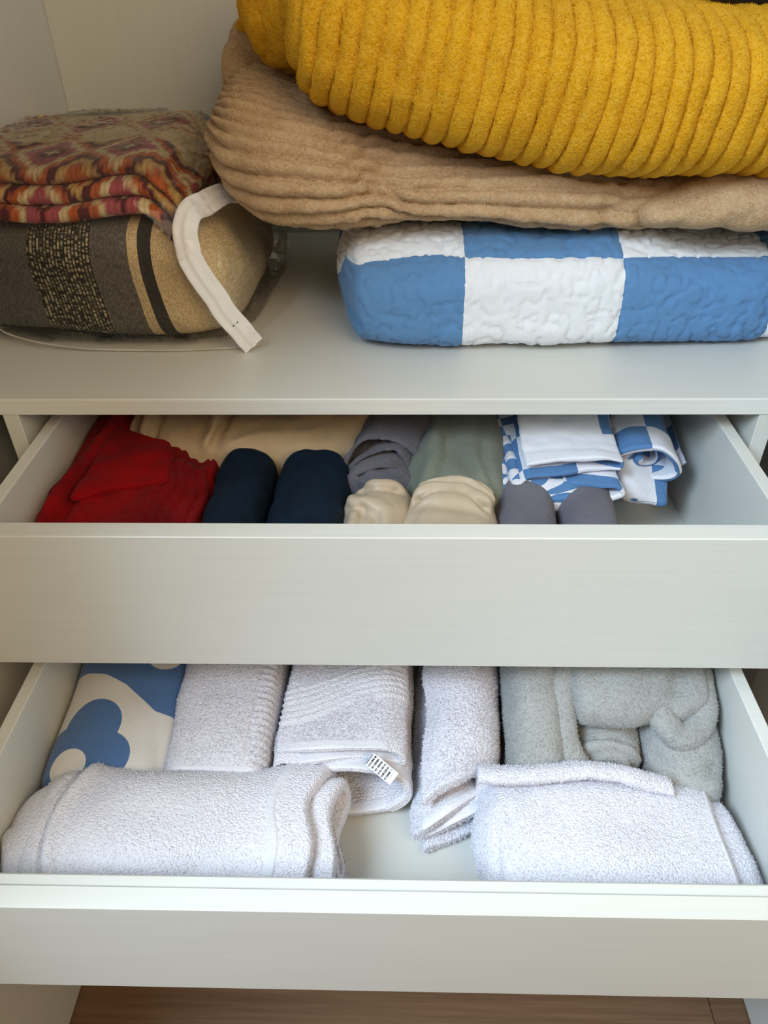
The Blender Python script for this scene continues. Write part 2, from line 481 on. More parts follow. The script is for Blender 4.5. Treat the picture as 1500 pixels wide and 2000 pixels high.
# ------------------------------------------------------------------ things on the shelf
def white_ratio(c): return c

# --- checked quilt
def quilt():
    sf = loft('x', [(-.075, .340, 1.018, .165, .055, .060, 2.6, 3.6), (-.03, .345, 1.022, .214, .062, .066, 2.7, 5), (.06, .345, 1.026, .225, .066, .070, 2.9, 6),
                    (.25, .345, 1.030, .223, .072, .074, 3.0, 6), (.40, .347, 1.022, .212, .062, .068, 3.0, 6), (.60, .350, 1.018, .204, .060, .064, 3.0, 6)],
              nu=215, nv=330, cap0=.05, cap1=.02, capp=2.2)
    sf.noise(.005, 9, 3, 2)
    # the tucked corner on the left
    sf.crease([(-.085, .21, 1.005), (-.055, .165, 1.0), (-.035, .14, .99)], .009, .010)
    P = sf.P; X = P[..., 0]; v = sf.uv[..., 1]
    # rows: arc coordinate of the front upper seam
    vs = np.zeros(P.shape[:2])
    for i in range(P.shape[0]):
        r = P[i]; zs = np.interp(r[:, 0].mean(), [-.08, -.03, .06, .25, .42, .6], [1.045, 1.066, 1.077, 1.078, 1.066, 1.064])
        j = [k for k in range(16, 165) if r[k, 2] >= zs]
        vs[i] = v[i, j[0]] if j else v[i, 60]
    vs[:] = np.convolve(np.pad(vs[:, 0], 8, 'edge'), np.ones(17)/17, 'valid')[:, None]
    uu = X-.102; vv = v-vs; S = .2025
    # vermicelli stitching: puffed cloth, sunk meandering lines
    q = np.stack([X*60, v*52, X*0], -1)
    n = vnoise(q, 11)+.5*vnoise(q*1.8, 12)
    line = np.exp(-(n/.17)**2)
    sf.disp(.0014*(1-line)-.0015*line+.0007*fbm(q*2.2+3, 15, 2))
    d1 = np.abs((uu/S+.5) % 1-.5)*S; d2 = np.abs((vv/S+.5) % 1-.5)*S
    sf.disp(-.0020*np.exp(-(np.minimum(d1, d2)/.004)**2))
    sf.floor(ZS+.0008)
    sf.uv = np.stack([uu/S, vv/S], -1)
    t = NT('quilted_cotton')
    u = t.xyz(t.uv())
    s1 = t.math('SINE', t.math('MULTIPLY', u[0], math.pi)); s2 = t.math('SINE', t.math('MULTIPLY', u[1], math.pi))
    f = t.math('LESS_THAN', t.math('MULTIPLY', s1, s2), 0)
    wn = t.noise(900, 2)
    blue = t.mix(wn, lin((84, 132, 184)), lin((106, 150, 198)))
    whi = t.mix(wn, lin((228, 234, 244)), lin((246, 248, 252)))
    col = t.mix(f, blue, whi)
    # needle holes along the meander
    mat = t.fin(col, .85, .15, t.bump(t.noise(700, 2), .0004), .2)
    o = MB().add(sf).build('folded_quilt', mat)
    tag(o, 'blue and white checked quilt folded on the white shelf', 'quilt')
quilt()

# --- plush materials
def plush(name, c1, c2, c3):
    t = NT(name)
    f1 = t.ramp(t.noise(22, 4), [(.38, (0, 0, 0, 1)), (.66, (1, 1, 1, 1))]); f2 = t.ramp(t.noise(210, 3), [(.4, (0, 0, 0, 1)), (.68, (1, 1, 1, 1))])
    col = t.mix(f1, lin(c1), lin(c2)); col = t.mix(t.math('MULTIPLY', f2, .45), col, lin(c3))
    return t.fin(col, .85, .35, t.bump(t.noise(380, 3), .0025, .8), .15, lin(c3))
M['yellow'] = plush('mustard_plush', (222, 164, 26), (208, 148, 16), (234, 188, 72))
M['beige'] = plush('beige_plush', (196, 164, 126), (182, 148, 110), (216, 190, 158))

def ribs(ph, sharp=.5):
    """rounded ribs with narrow sunk grooves, 0..1"""
    return np.abs(np.sin(np.pi*ph))**sharp

# --- beige ribbed blanket
def beige():
    m = MB(); L = []
    sf = loft('x', [(-.242, .370, 1.192, .150, .040, .050, 2.2), (-.20, .368, 1.182, .178, .062, .062, 2.3), (-.14, .362, 1.170, .205, .068, .074, 2.4),
                    (-.07, .360, 1.155, .215, .070, .066, 2.4), (.02, .355, 1.140, .200, .060, .044, 2.4), (.12, .352, 1.136, .192, .046, .034, 2.5),
                    (.22, .350, 1.132, .190, .044, .034, 2.5), (.33, .352, 1.125, .186, .040, .032, 2.5), (.60, .352, 1.122, .18, .040, .030, 2.5)],
              nu=190, nv=380, cap0=.055, cap1=.02, capp=2.0)
    P = sf.P
    P[..., 2] += .16*np.clip(P[..., 1]-.33, 0, 1)*sstep(-.02, -.14, P[..., 0])
    sf.noise(.010, 7, 21, 2)
    P = sf.P; X, Y, Z = P[..., 0], P[..., 1], P[..., 2]
    # gathers where the mustard blanket presses it in
    g = np.array([-.008, .17, 1.175]); d = np.linalg.norm((P-g)*np.array([1, .7, 1]), axis=-1)
    sf.disp(-.012*np.exp(-(d/.035)**2))
    ang = np.arctan2(P[..., 2]-g[2], P[..., 0]-g[0])
    fan = np.exp(-(d/.075)**2)*sstep(.0, .02, d)
    s = sf.fr+.12*np.clip(-X, 0, .25)-.012*np.exp(-((X+.01)/.035)**2)+.004*fbm(P*8, 5, 2)
    ph = s/.0215
    r = ribs(ph, .75)
    amp = .0120*(1-.5*sstep(.22, .32, X))
    sf.disp(amp*r-.006)
    sf.disp(.0016*fbm(np.stack([X*75, np.floor(ph)*5.3, X*0], -1), 8, 2)*(1+1.5*fan)*sstep(.3, .9, r))
    # crumpled step before the turned-over end
    k = np.exp(-((X-.285)/.05)**2)
    sf.disp(.006*k*fbm(sf.P*np.array([30, 30, 55]), 31, 2))
    m.add(sf); L.append(sf)
    # the turned-over end on the right: pale underside, flat ribs aslant
    s2 = loft('x', [(.296, .288, 1.126, .125, .018, .022, 2.2), (.345, .286, 1.128, .150, .034, .030, 2.3), (.42, .286, 1.132, .152, .036, .036, 2.3), (.60, .288, 1.134, .145, .034, .034, 2.3)],
              nu=120, nv=120, cap0=.03, cap1=.02)
    s2.noise(.006, 12, 41, 2)
    Q = s2.P; s2.disp(.0028*ribs((Q[..., 2]*1.0-.42*Q[..., 0]+.5*Q[..., 1])/.026, .5)+.002*fbm(Q*40, 9, 2))
    m.add(s2); L.append(s2)
    # the tuft of blanket standing out at the left rear
    s3 = loft('y', [(.40, -.200, 1.225, .030, .030, .05, 2.2), (.48, -.205, 1.262, .032, .040, .06, 2.2), (.58, -.19, 1.280, .05, .05, .08, 2.2)], nu=50, nv=60, cap0=.04, cap1=.03)
    s3.noise(.006, 22, 3, 2); s3.disp(.003*ribs((s3.P[..., 1]+.6*s3.P[..., 2])/.0245, .5))
    m.add(s3); L.append(s3)
    o = m.build('plush_blanket', M['beige'])
    tag(o, 'beige ribbed plush blanket folded on the checked quilt', 'blanket')
    pile(L, 76000, .0015, .0011, M['beige'], o, keep=lambda P: P[..., 1] < .56)
beige()

# --- mustard ribbed blanket
def mustard():
    m = MB(); L = []
    sf = loft('x', [(-.118, .300, 1.325, .130, .055, .070, 2.3, 2.3), (-.080, .310, 1.320, .170, .075, .082, 2.5, 2.6), (.0, .315, 1.306, .190, .086, .094, 2.7, 3.0), (.09, .318, 1.290, .205, .088, .096, 2.8, 3.2),
                    (.20, .320, 1.268, .222, .088, .098, 2.8, 3.2), (.30, .325, 1.252, .236, .088, .096, 2.8, 3.2), (.40, .330, 1.246, .228, .084, .088, 2.7, 3.1), (.62, .335, 1.242, .205, .080, .080, 2.6, 3.0)],
              nu=540, nv=150, cap0=.035, cap1=.02, capp=2.2)
    sf.noise(.007, 6, 51, 2)
    P = sf.P; X, Y, Z = P[..., 0], P[..., 1], P[..., 2]
    zb = np.interp(X[:, :1], [-.1, .1, .3, .6], [1.25, 1.196, 1.16, 1.165])
    h = np.clip((Z-zb)/.17, 0, 1.2)
    slant = np.interp(X, [-.1, .1, .4], [.040, .034, .018])
    ph = (X-slant*(1.35*h-.35*h*h)+.10*np.clip(Y-.2, 0, 1)+.0022*fbm(P*14, 6, 2))/.0222
    r = ribs(ph, .42)
    sf.disp(.0085*r-.005)
    cell = np.floor(ph)
    sf.disp(.0022*vnoise(np.stack([cell*7.7, Z*16, cell*0], -1), 17))
    sf.noise(.0012, 60, 19, 2)
    m.add(sf); L.append(sf)
    # inner fold to the left, further back, ribs lying the other way
    s2 = loft('x', [(-.196, .400, 1.335, .040, .040, .040, 2.2), (-.165, .398, 1.336, .085, .062, .066, 2.3), (-.12, .385, 1.338, .105, .066, .076, 2.4), (-.05, .385, 1.338, .11, .066, .08, 2.4)], nu=110, nv=130, cap0=.035, cap1=.02)
    s2.noise(.006, 14, 61, 2)
    Q = s2.P; s2.disp(.0045*ribs((.25*Q[..., 2]+Q[..., 0]+.5*Q[..., 1])/.030, .5)); s2.noise(.0025, 45, 62, 2)
    m.add(s2); L.append(s2)
    # the tip of a corner behind it
    s3 = loft('x', [(-.222, .485, 1.305, .018, .010, .012, 2), (-.19, .478, 1.308, .03, .018, .018, 2), (-.15, .47, 1.31, .03, .02, .02, 2)], nu=24, nv=36, cap0=.02, cap1=.01)
    m.add(s3); L.append(s3)
    o = m.build('plush_blanket', M['yellow'])
    tag(o, 'mustard yellow ribbed plush blanket at the top of the pile', 'blanket')
    pile(L, 100000, .0015, .0011, M['yellow'], o, keep=lambda P: (P[..., 1] < .5) & (P[..., 2] < 1.40))
mustard()

# --- dark folded cloth on the very top
t = NT('dark_printed_cloth')
f = t.ramp(t.noise(26, 2), [(.50, (0, 0, 0, 1)), (.54, (1, 1, 1, 1))])
M['darkprint'] = t.fin(t.mix(f, lin((30, 28, 40)), lin((150, 150, 150))), .9, .1, t.bump(t.noise(300, 2), .0006))
sf = loft('x', [(.395, .40, 1.360, .10, .020, .022, 2.6), (.47, .40, 1.360, .12, .030, .034, 2.8), (.61, .40, 1.358, .13, .030, .034, 2.8)], nu=60, nv=80, cap0=.03, cap1=.02)
sf.noise(.006, 16, 5, 2)
o = MB().add(sf).build('folded_cloth', M['darkprint'])
tag(o, 'dark printed folded cloth on top of the mustard blanket', 'cloth')

# --- zipped clear bag with two woven throws
def throws():
    # grey and sand striped throw
    sf = loft('x', [(-.563, .366, 1.036, .192, .074, .078, 3.0, 5), (-.40, .366, 1.038, .213, .080, .082, 3.0, 6), (-.28, .366, 1.036, .215, .078, .080, 2.9, 6), (-.222, .370, 1.032, .206, .068, .076, 2.6, 5), (-.186, .376, 1.02, .17, .050, .064, 2.3, 4)],
              nu=150, nv=210, cap0=.015, cap1=.05)
    sf.noise(.006, 9, 71, 2)
    P = sf.P; X, Z = P[..., 0], P[..., 2]
    sx = X+.17*(Z-.96)*sstep(-.6, -.25, X)+.004*fbm(P*7, 3, 1)
    band = ((sx > -.468) & (sx < -.372))
    sf.disp(.0012*np.abs(np.sin(sx*np.pi/.0085))*band)
    sf.floor(ZS+.0022)
    t = NT('striped_woven_wool')
    A = t.attr('sx').outputs['Fac']
    v = t.xyz(t.uv())
    def between(a, b): return t.math('MULTIPLY', t.math('GREATER_THAN', A, a), t.math('LESS_THAN', A, b))
    knit = t.noise(1, 2, t.scale(t.uv(), (420, 160, 1)))
    grey = t.mix(t.ramp(knit, [(.35, (0, 0, 0, 1)), (.7, (1, 1, 1, 1))]), lin((92, 88, 82)), lin((132, 124, 114)))
    sand = t.mix(t.ramp(knit, [(.35, (0, 0, 0, 1)), (.7, (1, 1, 1, 1))]), lin((222, 192, 144)), lin((246, 224, 180)))
    cd = t.n('ShaderNodeCombineXYZ'); ac = t.math('MULTIPLY', A, 190.); t.l(t.math('MULTIPLY', t.math('FLOOR', ac), 7.31), cd.inputs[0]); t.l(t.math('MULTIPLY', v[1], 230.), cd.inputs[1])
    sp = t.ramp(t.noise(1, 1, cd.outputs[0]), [(.40, lin((44, 42, 36))), (.50, lin((120, 110, 84))), (.60, lin((206, 194, 164)))])
    gap = t.math('LESS_THAN', t.math('ABSOLUTE', t.math('SUBTRACT', t.math('FRACT', ac), .5)), .30)
    sp = t.mix(gap, lin((46, 44, 38)), sp)
    col = t.mix(t.math('GREATER_THAN', A, -.318), grey, sand)
    col = t.mix(between(-.303, -.284), col, lin((58, 54, 50)))
    col = t.mix(between(-.468, -.372), col, sp)
    col = t.mix(t.math('LESS_THAN', A, -.545), col, sp)
    w = t.xyz(t.scale(t.uv(), (1500, 1500, 1)))
    h = t.math('MULTIPLY', t.math('SINE', w[0]), t.math('SINE', w[1]))
    mat = t.fin(col, .95, .1, t.bump(h, .0007, .8, t.bump(knit, .0025, .9)), .1)
    o = MB().add(sf, {'sx': sx}).build('striped_throw', mat)
    tag(o, 'charcoal and sand striped woven throw at the bottom of the clear bag', 'throw')
    # patterned throw, folded back and forth
    prof = []
    z = 1.1205; fr = [.184, .191, .202]; dz = .0108
    for i in range(3):
        y = fr[i]; yb = .53
        prof += [(yb, z), (.42, z), (.30, z), (y+.012, z), (y+.003, z+.0022), (y, z+dz*.5), (y+.003, z+dz-.0022), (y+.012, z+dz), (.30, z+dz), (.42, z+dz)]
        if i < 2: prof += [(yb, z+dz), (yb+.008, z+dz*1.5)]
        z += 2*dz
    prof[-2:] = [(.30, z-dz+.004), (.42, z-dz+.008), (.52, z-dz+.010)]
    rb = ribbon('x', prof, .0098, -.562, -.262, nu=95, n=330)
    P = rb.P; X = P[..., 0].copy()
    P[..., 2] += .003*np.sin(X*19+1)+.003*fbm(np.stack([X*9, P[..., 1]*6, X*0], -1), 5, 2)
    P[..., 2] -= .050*sstep(-.33, -.26, X)**2
    P[..., 1] += .006*fbm(np.stack([X*14, P[..., 2]*70, X*0], -1), 9, 2)
    lay = rb.uv[..., 1]
    # stepped diamonds in quantised thread counts
    qx = np.floor(X/.004)*.004; qv = np.floor(lay/.006)*.006
    a = np.abs(((qx+.03*np.sin(np.floor(lay/.33)*3.1)+.6)/.105) % 1-.5)*2
    b = np.abs((qv/.16+.18) % 1-.5)*2
    a = np.round(a*9)/9; b = np.round(b*9)/9
    d = a+b
    pal = {k: np.array(lin(c)[:3]) for k, c in dict(cream=(232, 208, 160), wine=(96, 36, 42), rust=(200, 100, 50), rose=(182, 86, 96), gold=(214, 172, 104), dark=(62, 34, 36)).items()}
    C = np.zeros(P.shape)
    edges = [(0, .22, 'cream'), (.22, .42, 'wine'), (.42, .72, 'rose'), (.72, .95, 'cream'), (.95, 1.18, 'rust'), (1.18, 1.42, 'wine'), (1.42, 1.62, 'gold'), (1.62, 3, 'rust')]
    for lo, hi, c in edges: C[(d >= lo) & (d < hi)] = pal[c]
    top = lay > lay.max()-.20
    C[top & (d > 1.0)] = pal['cream']
    thr = .86+.14*np.sign(np.sin(X/.0035*np.pi))*np.sign(np.sin(lay/.0035*np.pi))
    C *= thr[..., None]
    t = NT('patterned_woven_cotton')
    w = t.xyz(t.scale(t.uv(), (1800, 1800, 1)))
    h = t.math('MULTIPLY', t.math('SINE', w[0]), t.math('SINE', w[1]))
    mat = t.fin(t.attr('pat').outputs['Color'], .95, .05, t.bump(h, .0006, .8), .1)
    o = MB().add(rb, {'pat': C}).build('patterned_throw', mat)
    tag(o, 'wine, rust and cream patterned throw folded on top inside the clear bag', 'throw')
throws()

def bag():
    r = empty('storage_bag', (-.37, .36, ZS))
    tag(r, 'clear plastic zip bag around two throws on the left of the shelf', 'bag')
    def film_surf(grow=0., nu=150, nv=200):
        sf = loft('x', [(-.5675, .366, 1.08, .205, .110, .124, 3.8, 6), (-.45, .366, 1.085, .230, .113, .132, 4.2, 7), (-.32, .366, 1.082, .235, .112, .130, 4.2, 7), (-.25, .368, 1.060, .232, .104, .108, 3.1, 6),
                        (-.205, .375, 1.030, .22, .085, .078, 2.8, 5), (-.166, .385, 1.010, .18, .055, .058, 2.4, 4)], nu=nu, nv=nv, cap0=.012, cap1=.045)
        if grow: sf.disp(np.full(sf.P.shape[:2], grow))
        return sf
    sf = film_surf()
    P = sf.P
    q = P*np.array([1, 1, 1.])
    w = fbm(q*np.array([12, 12, 16]), 81, 2); w2 = 1-np.abs(fbm(q*np.array([9, 12, 15])+w[..., None]*.4, 83, 2))
    w3 = 1-np.abs(fbm(q*np.array([21, 24, 14])+w[..., None], 87, 2))
    sf.disp(.0010*w+.0045*np.clip(w2, 0, 1)**9+.0030*np.clip(w3, 0, 1)**14)
    sf.floor(ZS+.0006); sf.lim(0, XL+.0006)
    t = NT('clear_film')
    tr = t.n('ShaderNodeBsdfTransparent'); tr.inputs[0].default_value = (.99, .99, .985, 1)
    gl = t.n('ShaderNodeBsdfGlossy'); gl.inputs['Roughness'].default_value = .045; gl.inputs[0].default_value = (1, 1, 1, 1)
    df = t.n('ShaderNodeBsdfDiffuse'); df.inputs[0].default_value = (.9, .9, .88, 1)
    bp = t.bump(t.noise(15, 3, rough=.45), .010, .45); t.l(bp, gl.inputs['Normal'])
    fr = t.n('ShaderNodeFresnel'); fr.inputs[0].default_value = 1.34; t.l(bp, fr.inputs['Normal'])
    m1 = t.n('ShaderNodeMixShader'); t.l(t.math('MULTIPLY', fr.outputs[0], .8), m1.inputs[0]); t.l(tr.outputs[0], m1.inputs[1]); t.l(gl.outputs[0], m1.inputs[2])
    m2 = t.n('ShaderNodeMixShader'); m2.inputs[0].default_value = .012; t.l(m1.outputs[0], m2.inputs[1]); t.l(df.outputs[0], m2.inputs[2])
    t.l(m2.outputs[0], t.t.nodes['Material Output'].inputs['Surface'])
    film = MB().add(sf).build('film', t.m)
    # piping along the lower front seam
    tube = []
    pts = np.array([(-.565, .190, .985), (-.53, .162, .972), (-.47, .144, .964), (-.40, .136, .959), (-.30, .134, .958), (-.22, .140, .958), (-.172, .150, .959)])
    X = np.linspace(-.565, -.176, 90); Y = cr(pts[:, 0], pts[:, 1], X); Z = cr(pts[:, 0], pts[:, 2], X)
    a = np.linspace(0, 2*np.pi, 8, endpoint=False)
    T = np.stack([np.stack([np.full(8, x), y-.0013*np.cos(a), z+.0013*np.sin(a)], 1) for x, y, z in zip(X, Y, Z)])
    pip = MB().add(Surf(T, True)).build('piping', cloth('frosted_seam', (214, 210, 200), rough=.5, sheen=0))
    # white zip tape over the right front corner
    zp = np.array([(-.206, .275, 1.120), (-.224, .235, 1.132), (-.245, .178, 1.130), (-.253, .152, 1.108), (-.248, .140, 1.085), (-.233, .132, 1.055), (-.216, .129, 1.025), (-.200, .130, .998), (-.188, .134, .978), (-.181, .139, .963)])
    n = 120; L = np.concatenate([[0], np.cumsum(np.linalg.norm(np.diff(zp, axis=0), axis=1))]); tt = np.linspace(0, L[-1], n)
    c = np.stack([cr(L, zp[:, k], tt) for k in range(3)], 1)
    c += .0012*np.stack([fbm(np.stack([tt*40, tt*0, tt*0+k], 1), 4, 2) for k in range(3)], 1)
    d = np.gradient(c, axis=0); d /= np.linalg.norm(d, axis=1, keepdims=True)
    out = np.array([.25, -.9, .35])+0*d; out[:30] = np.linspace(0, 1, 30)[:, None]*out[:30]+np.linspace(1, 0, 30)[:, None]*np.array([.1, -.55, .82])
    side = np.cross(d, out); side /= np.linalg.norm(side, axis=1, keepdims=True); nn = np.cross(side, d); c = c+nn*.004
    wv = np.linspace(-1, 1, 13); hw = .0155
    prof = .0024*np.exp(-(wv/.20)**2)-.0008*np.exp(-((np.abs(wv)-.4)/.12)**2)-.0008*wv**2
    top = c[:, None]+side[:, None]*(wv*hw)[None, :, None]+nn[:, None]*(prof+.0012)[None, :, None]
    bot = (c[:, None]+side[:, None]*(wv*hw)[None, :, None]+nn[:, None]*(prof*.5-.0006)[None, :, None])[:, ::-1]
    G = np.concatenate([top, bot], 1)
    t = NT('zip_tape')
    v = t.uv(); mat = t.fin(t.mix(t.noise(60, 2), lin((236, 236, 240)), lin((252, 252, 253))), .7, .1, t.bump(t.noise(900, 2), .0004))
    zt = Surf(G, True)
    tape = MB().add(zt).build('zip_tape', mat)
    # small printed mark near the tape's lower end
    k = int(n*.86); e1 = d[k]; e2 = side[k]; p0 = c[k]+nn[k]*.0032
    mk = []
    for j in range(3):
        b = p0+e2*(.0035*(j-1))
        mk.append([[b-e2*.0012-e1*.0007, b+e2*.0012-e1*.0007], [b-e2*.0012+e1*.0007, b+e2*.0012+e1*.0007]])
    mm = MB()
    for g in mk: mm.add(grid_open(np.array(g)))
    mark = mm.build('printed_mark', cloth('green_ink', (40, 70, 60), sheen=0))
    adopt(r, film, pip, tape); mark.parent = tape
bag()

# ------------------------------------------------------------------ lower drawer: towels, fleece, plush blanket
M['terry'] = terry('white_terry', (234, 233, 242), (224, 223, 233))
M['hem'] = cloth('white_woven_hem', (236, 236, 244), (226, 227, 236), weave=4200, wbump=.0001, fine=160, fbump=.0012)
G_T = 'white towels in the lower drawer'

def bandgrid(sf, i0, i1, lift=.0016, j0=0, j1=None, pad=3):
    """a woven band lying on rings i0..i1 of a surface, slightly proud"""
    N = sf.normals(); j1 = j1 or sf.P.shape[1]
    P = sf.P[i0:i1, j0:j1]; n = N[i0:i1, j0:j1]
    e = np.ones(P.shape[0]); e[0] = e[-1] = -.3
    ej = np.ones(P.shape[1])
    if not (j0 == 0 and j1 == sf.P.shape[1]): ej[0] = ej[-1] = -.3
    return grid_open(P+n*(lift*np.minimum(e[:, None], ej[None]))[..., None], sf.uv[i0:i1, j0:j1]) if not (j0 == 0 and j1 == sf.P.shape[1]) else \
        Surf(P+n*(lift*e[:, None])[..., None], True, sf.uv[i0:i1])
def band(sf, i0, i1, name, parent, **k):
    g = bandgrid(sf, i0, i1, **k); g.flip = sf.flip
    return MB().add(g).build(name, M['hem'], parent)

def idx(sf, ax, val):
    return int(np.argmin(np.abs(sf.P[:, sf.P.shape[1]//2, ax]-val)))

# --- front left towel: long folded bundle along the drawer front
def towel_front_left():
    prof = spiral(-.350, .579, .082, .048, 2.45, .0140, 2.7, start=-math.pi*1.30, per=40)
    rb = ribbon('x', prof, .0115, -.4235, -.055, nu=140, n=230, cap0=.055, piv=(-.348, .575))
    P = rb.P; X = P[..., 0]
    # layers slide: inner layers stick out at the right, the outer one is shorter on top
    lay = rb.uv[..., 1]/rb.uv[..., 1].max()
    P[..., 0] += sstep(-.2, -.055, X)*(.022*sstep(.75, .35, lay)-.016*np.clip((P[..., 2]-.57)/.06, -1, 1)-.012+.006*np.sin(P[..., 1]*60))
    P[..., 2] += .016*np.exp(-((X+.27)/.11)**2)*sstep(.56, .63, P[..., 2])
    P[..., 1] += -.006+.012*sstep(-.3, -.06, X)
    rb.noise(.005, 11, 3, 2)
    d = rb.P[..., 0]+.362+.010*np.sin(rb.P[..., 1]*30)+.25*np.clip(rb.P[..., 2]-.6, -1, 0); mk = sstep(.53, .57, rb.P[..., 2])*(rb.uv[..., 1] > rb.uv[..., 1].max()*.45)
    rb.disp(mk*(-.011*np.exp(-(d/.0065)**2)+.005*np.exp(-((d-.013)/.010)**2)-.004*sstep(0, -.02, d)))
    d2 = rb.P[..., 0]+.392+.5*(rb.P[..., 1]+.42); rb.disp(mk*(rb.P[..., 1] < -.36)*-.006*np.exp(-(d2/.006)**2))
    rb.crease([(-.25, -.415, .59), (-.17, -.405, .60), (-.10, -.41, .585)], .022, .007)
    rb.floor(D2F+.001); rb.lim(1, -.4445); rb.lim(0, -.4238)
    o = MB().add(rb).build('towel', M['terry'])
    tag(o, 'white terry towel rolled along the front left of the lower drawer', 'towel', G_T)
    i = idx(rb, 0, -.100); n = rb.capends
    side = rb.P[i, :n]; js = np.arange(int(n*.52), n-2) if True else None
    # the outer side of the sheet is the one farther from the middle of the roll
    c = np.array([-.348, .575]); A = np.linalg.norm(rb.P[i, :n, 1:]-c, axis=1)[-80:].mean(); B = np.linalg.norm(rb.P[i, n:][::-1][:, 1:]-c, axis=1)[-80:].mean()
    j0, j1 = (int(n*.50), n-3) if A > B else (n+3, n+int(n*.5))
    band(rb, i-4, i+4, 'hem', o, j0=j0, j1=j1)
    pile([rb], 62000, .0014, .0010, M['terry'], o)
towel_front_left()

# --- front right towel
def towel_front_right():
    m = MB(); L = []
    # lower, longer layer reaching to the right wall
    a = loft('x', [(.150, -.360, .560, .070, .034, .036, 2.4, 3.4), (.25, -.360, .560, .078, .036, .036, 2.6, 4), (.40, -.366, .556, .076, .036, .032, 2.6, 4), (.4235, -.368, .552, .068, .030, .027, 2.4, 3.4)], nu=90, nv=130, cap0=.03, cap1=.022)
    a.noise(.003, 16, 4, 2)
    # the thick folded bundle on the left with rounded end
    b = loft('x', [(.104, -.345, .566, .060, .036, .040, 2.3, 3), (.14, -.352, .569, .085, .045, .044, 2.6, 4), (.24, -.357, .571, .088, .048, .046, 2.7, 4), (.33, -.360, .567, .084, .046, .042, 2.7, 4), (.382, -.363, .561, .080, .044, .037, 2.7, 4)], nu=150, nv=170, cap0=.04, cap1=.006)
    P = b.P
    P[..., 0] += sstep(.3, .38, P[..., 0])*(.018*np.clip((.60-P[..., 2])/.05, -1, 1))
    b.noise(.004, 12, 6, 2)
    # soft vertical folds at the left end
    for x, dp in ((.128, .006), (.145, .005)):
        b.crease([(x, -.30, .63), (x-.004, -.40, .60), (x+.004, -.437, .55)], .006, dp)
    # loose layer lying open along the back
    pr = [(-.300, .560), (-.285, .580), (-.277, .600), (-.280, .614), (-.290, .621), (-.303, .6205)]
    c = ribbon('x', pr, .010, .112, .338, nu=80, n=60)
    Q = c.P; x = Q[..., 0]
    Q[..., 2] += .006*np.sin((x-.11)*13)*sstep(.59, .64, Q[..., 2])-.012*sstep(.26, .34, x); Q[..., 1] += -.006*sstep(.2, .34, x)+.004*np.sin(x*30)
    c.noise(.002, 30, 5, 2)
    for q in (a, b, c): q.floor(D2F+.001); q.lim(1, -.4445); q.lim(0, None, .4245); m.add(q); L.append(q)
    o = m.build('towel', M['terry'])
    tag(o, 'bright white terry towel folded at the front right of the lower drawer', 'towel', G_T)
    i = idx(b, 0, .368)
    hem = band(b, idx(b, 0, .3735), idx(b, 0, .3815)+1, 'hem', o, j0=int(170*.12), j1=int(170*.72), lift=.0014)
    pile(L, 70000, .0015, .0010, M['terry'], o)
towel_front_right()

# --- back row, left to right
# printed fleece
def fleece():
    sf = loft('y', [(-.318, -.335, .555, .072, .030, .028, 2.6), (-.285, -.338, .572, .083, .040, .044, 2.8), (-.20, -.341, .578, .082, .046, .050, 2.8), (-.10, -.343, .582, .080, .050, .054, 2.8), (.05, -.343, .582, .079, .050, .054, 2.8)], nu=120, nv=150, cap0=.03, cap1=.02)
    sf.noise(.006, 10, 5, 2)
    sf.crease([(-.262, -.14, .63), (-.285, -.20, .63), (-.268, -.29, .60)], .012, .005)
    sf.floor(D2F+.001); sf.lim(0, -.4245)
    P = sf.P; x, y, z = P[..., 0], P[..., 1], P[..., 2]
    yy = y; xx = x
    def circ(cx, cy, r): return np.hypot(xx-cx, yy-cy)-r
    d = np.minimum.reduce([circ(-.366, -.226, .036), circ(-.395, -.262, .036), circ(-.342, -.270, .034), circ(-.412, -.29, .03), circ(-.37, -.30, .04)])
    edge = np.interp(xx, [-.46, -.40, -.37, -.338, -.315, -.294, -.267, -.22], [-.150, -.146, -.152, -.168, -.186, -.203, -.208, -.200])
    d = np.minimum(d, edge-yy)
    hole = np.minimum(circ(-.382, -.280, .0225), circ(-.300, -.118, .022))
    d = np.maximum(d, -hole)
    t = NT('printed_fleece')
    f = t.math('LESS_THAN', t.attr('sd').outputs['Fac'], 0)
    n = t.noise(500, 2)
    col = t.mix(f, t.mix(n, lin((216, 213, 210)), lin((232, 229, 226))), t.mix(n, lin((72, 108, 160)), lin((92, 126, 176))))
    o = MB().add(sf, {'sd': d}).build('fleece_blanket', t.fin(col, .95, .3, t.bump(t.noise(600, 3), .0012, .7), .1))
    tag(o, 'white fleece with large blue flower print in the lower drawer corner', 'blanket')
fleece()

